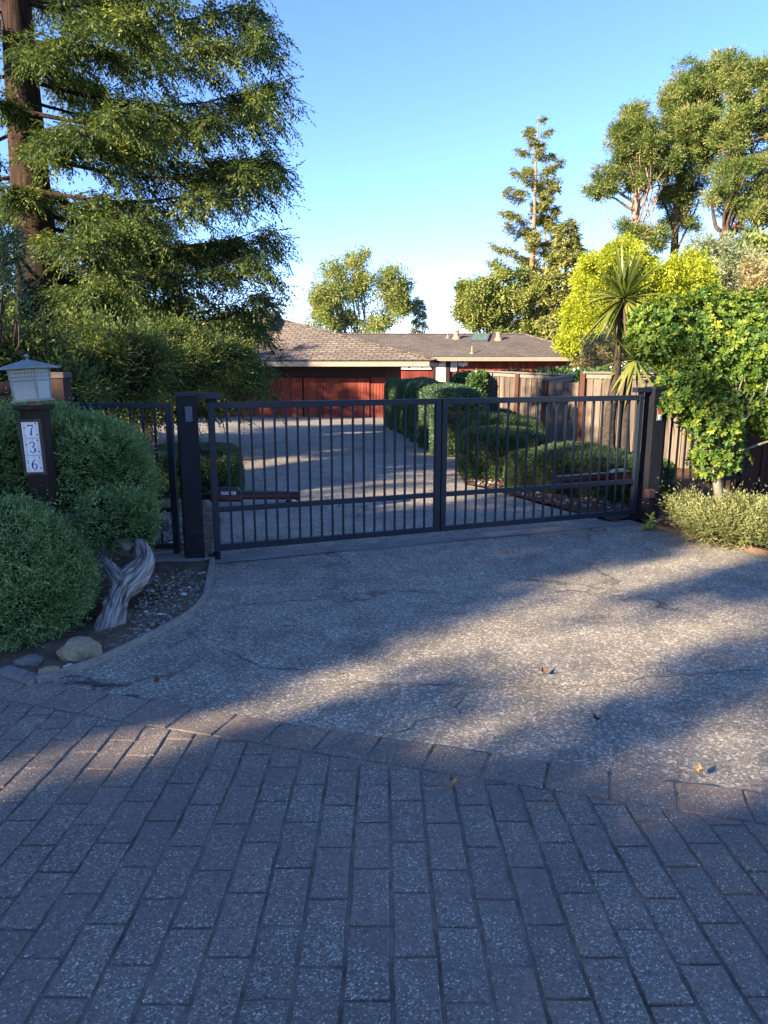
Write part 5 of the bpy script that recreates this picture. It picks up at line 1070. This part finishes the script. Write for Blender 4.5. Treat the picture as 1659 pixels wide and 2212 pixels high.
# trees outside the view that shade the street and the drive
def to_ground(C): return C - SUN * (C[:, 2:3] / SUN[2])
LITP = [[(1170, 1261), (1280, 1236), (1480, 1191), (1600, 1186), (1640, 1206), (1480, 1240), (1330, 1262), (1210, 1276)],
        [(675, 1456), (750, 1436), (830, 1396), (930, 1371), (1080, 1326), (1180, 1312), (1265, 1322), (1180, 1360), (1055, 1411), (955, 1436), (830, 1458), (760, 1478), (600, 1560), (500, 1556), (575, 1506)],
        [(1280, 1366), (1380, 1346), (1480, 1326), (1640, 1312), (1680, 1346), (1530, 1386), (1380, 1410), (1230, 1432), (1120, 1438), (1180, 1396)],
        [(1020, 1541), (1110, 1502), (1180, 1502), (1305, 1474), (1375, 1476), (1255, 1510), (1130, 1540)],
        [(1430, 1616), (1580, 1536), (1700, 1500), (1700, 1760), (1480, 1716)],
        [(205, 1620), (280, 1568), (350, 1576), (425, 1588), (460, 1608), (350, 1640)], [(-20, 1706), (70, 1668), (160, 1662), (75, 1720), (-20, 1790)],
        [(560, 1990), (700, 1895), (835, 1858), (690, 1945)], [(1480, 1930), (1680, 1850), (1680, 1930), (1540, 1985)],
        [(1475, 1140), (1530, 1060), (1700, 1060), (1700, 1200), (1640, 1200)]]
LITG = [np.array([G(*q)[:2] for q in p]) for p in LITP]
def gap_keep(C):  # holes shaped into the unseen trees' crowns so chosen sun patches stay lit
    g = to_ground(C); k = np.ones(len(C), bool)
    for p in LITG:
        for da in (-.5, -.25, 0, .25, .5):
            for dl in (-.13, 0, .13): k &= ~inside(g[:, 0] + hv[0] * da + kv[0] * dl, g[:, 1] + hv[1] * da + kv[1] * dl, p)
    nz = np.sin(g[:, 0] * 2.1 + 1.3) * np.sin(g[:, 1] * 3.1 + .4) + .5 * np.sin(g[:, 0] * 5.3) * np.sin(g[:, 1] * 4.7 + 1); k &= ~((nz > .92) & (g[:, 1] < 3.1) & (g[:, 1] > .5))
    # the glossy shrub and right corner catch the sun
    d = C - np.array([3.75, 7.5, 1.6]); perp = d - np.outer(d @ SUN, SUN); hit = (d @ SUN > 0) & (np.linalg.norm(perp * [1, 1, .8], axis=1) < .75)
    return k & ~(hit & (np.sin(C[:, 0] * 2.3) + np.sin(C[:, 2] * 2.9) > .1))
hv = np.array([math.sin(AZ), math.cos(AZ), 0]); kv = np.array([math.cos(AZ), -math.sin(AZ), 0]); su = lambda s, u, z: hv * s + kv * u + np.array([0, 0, z])
for i, (s, u, top, lab) in enumerate(((-15, -8.8, 8.5, 'leafy street tree outside the view, shading the junipers'), (-16, -4.2, 11.2, 'leafy street tree outside the view, shading the drive in front of the gate'), (-14.5, .2, 9.8, 'leafy street tree outside the view, shading the bricks'), (-16, 4.2, 9.0, 'leafy street tree outside the view, right of the others'))):
    b = su(s, u, 0.0); zc = top - 3.2
    lob = [(su(s, u, zc), np.array([2.6, 2.6, 3.2])), (su(s - 1, u - 1.9, zc - 1.2), np.array([2.3, 2.3, 2.4])), (su(s + .8, u + 1.5, zc - .8), np.array([2.0, 2.0, 2.3])), (su(s, u, zc - 2.6), np.array([2.2, 2.2, 1.4]))]
    broad_tree('shade_tree', lab, b, lob, [900, 560, 560, 360], .20, 26, .15, .085, M['f_oak'], M['pinebark'], rg(100 + i), tr=.28, keep=gap_keep, fill=.15)
for i, (x, y, top, r, lab) in enumerate(((-17, .5, 7.2, 2.4, 'leafy tree outside the view, left of the street'), (-19, 6, 7.6, 2.8, 'leafy tree outside the view, left of the redwood'), (-26, 15, 13.2, 3.4, 'tall leafy tree outside the view, shading the garage'))):
    zc = top - r; lob = [(np.array([x, y, zc]), np.array([r, r, r])), (np.array([x + 1.5, y + 1, zc - 1]), np.array([r, r, r]) * .75), (np.array([x - 1, y + 2, zc - 1.5]), np.array([r, r, r]) * .8)]
    broad_tree('shade_tree', lab, (x, y, 0.), lob, [260, 150, 150], .42, 30, .28, .16, M['f_oak'], M['pinebark'], rg(110 + i), tr=.3, fill=.2)
b = su(-4, -9.6, 0.)  # added unseen tree, crown lobes placed to shade the fence and hedge
broad_tree('shade_tree', 'slender leafy tree added unseen outside the view at left, shading the board fence', b, [(b + [0, 0, 6.5], np.array([1.5, 1.5, 1.0])), (b + [.9, 1.2, 6.9], np.array([1.2, 1.2, .8])), (b + [-.6, -.9, 6.2], np.array([1.2, 1.2, .8])), (su(-4, -7.7, 4.95), np.array([1.1, 1.1, .45]))], [110, 60, 60, 60], .26, 30, .14, .085, M['f_oak'], M['pinebark'], rg(122), tr=.12, fill=.15)
hedge('leafy_hedge', [((12.5, 21, .9), (9, 2, 3.6), -.1), ((9.5, 15.5, .8), (3.5, 1.6, 2.9), -.5)], 160, .16, .10, M['f_ivy'], rg(121), 'tall leafy hedge behind the glossy shrub at the far right', 'hedge', (12, 20, -.2), None, .4, 3, .2)
# ================================================================== LIGHT, SKY, CAMERA
wd = bpy.data.worlds.new('World'); SC.world = wd; wd.use_nodes = True; nt = wd.node_tree; nt.nodes.clear()
sky = nt.nodes.new('ShaderNodeTexSky'); sky.sky_type = 'NISHITA'; sky.sun_disc = False; sky.sun_elevation = EL; sky.sun_rotation = math.atan2(SUN[0], SUN[1]); sky.altitude = 600; sky.air_density = .75; sky.dust_density = 0; sky.ozone_density = 3.2
bg = nt.nodes.new('ShaderNodeBackground'); bg.inputs['Strength'].default_value = .112; ow = nt.nodes.new('ShaderNodeOutputWorld')
hs = nt.nodes.new('ShaderNodeHueSaturation'); hs.inputs['Saturation'].default_value = 1.1; nt.links.new(sky.outputs[0], hs.inputs['Color']); tn = nt.nodes.new('ShaderNodeMix'); tn.data_type = 'RGBA'; tn.blend_type = 'MULTIPLY'; tn.inputs[0].default_value = 1.0; tn.inputs[7].default_value = (1.02, .885, 1.0, 1); nt.links.new(hs.outputs[0], tn.inputs[6]); nt.links.new(tn.outputs[2], bg.inputs['Color']); nt.links.new(bg.outputs[0], ow.inputs['Surface'])
sl = bpy.data.lights.new('sun', 'SUN'); sl.energy = 5.0; sl.angle = math.radians(.53); sl.color = (1.0, .83, .60); so = bpy.data.objects.new('sun', sl); COL.objects.link(so)
so.rotation_euler = Vector(SUN).to_track_quat('Z', 'Y').to_euler(); so.location = (-20, -20, 20)
cam = bpy.data.cameras.new('camera'); cam.sensor_fit = 'HORIZONTAL'; cam.sensor_width = 36; cam.lens = 36 * F / 1659; cam.clip_end = 3000; cam.clip_start = .05
co = bpy.data.objects.new('camera', cam); COL.objects.link(co); co.location = (0, 0, H); co.rotation_euler = (math.pi / 2 - PITCH, 0, 0); SC.camera = co
vs = SC.view_settings; vs.view_transform = 'Standard'; vs.look = 'None'; vs.exposure = 2.2; vs.gamma = 1; vs.use_curve_mapping = False
SC.cycles.max_bounces = 6; SC.cycles.diffuse_bounces = 3; SC.cycles.transmission_bounces = 4; SC.cycles.transparent_max_bounces = 4; SC.cycles.use_denoising = True
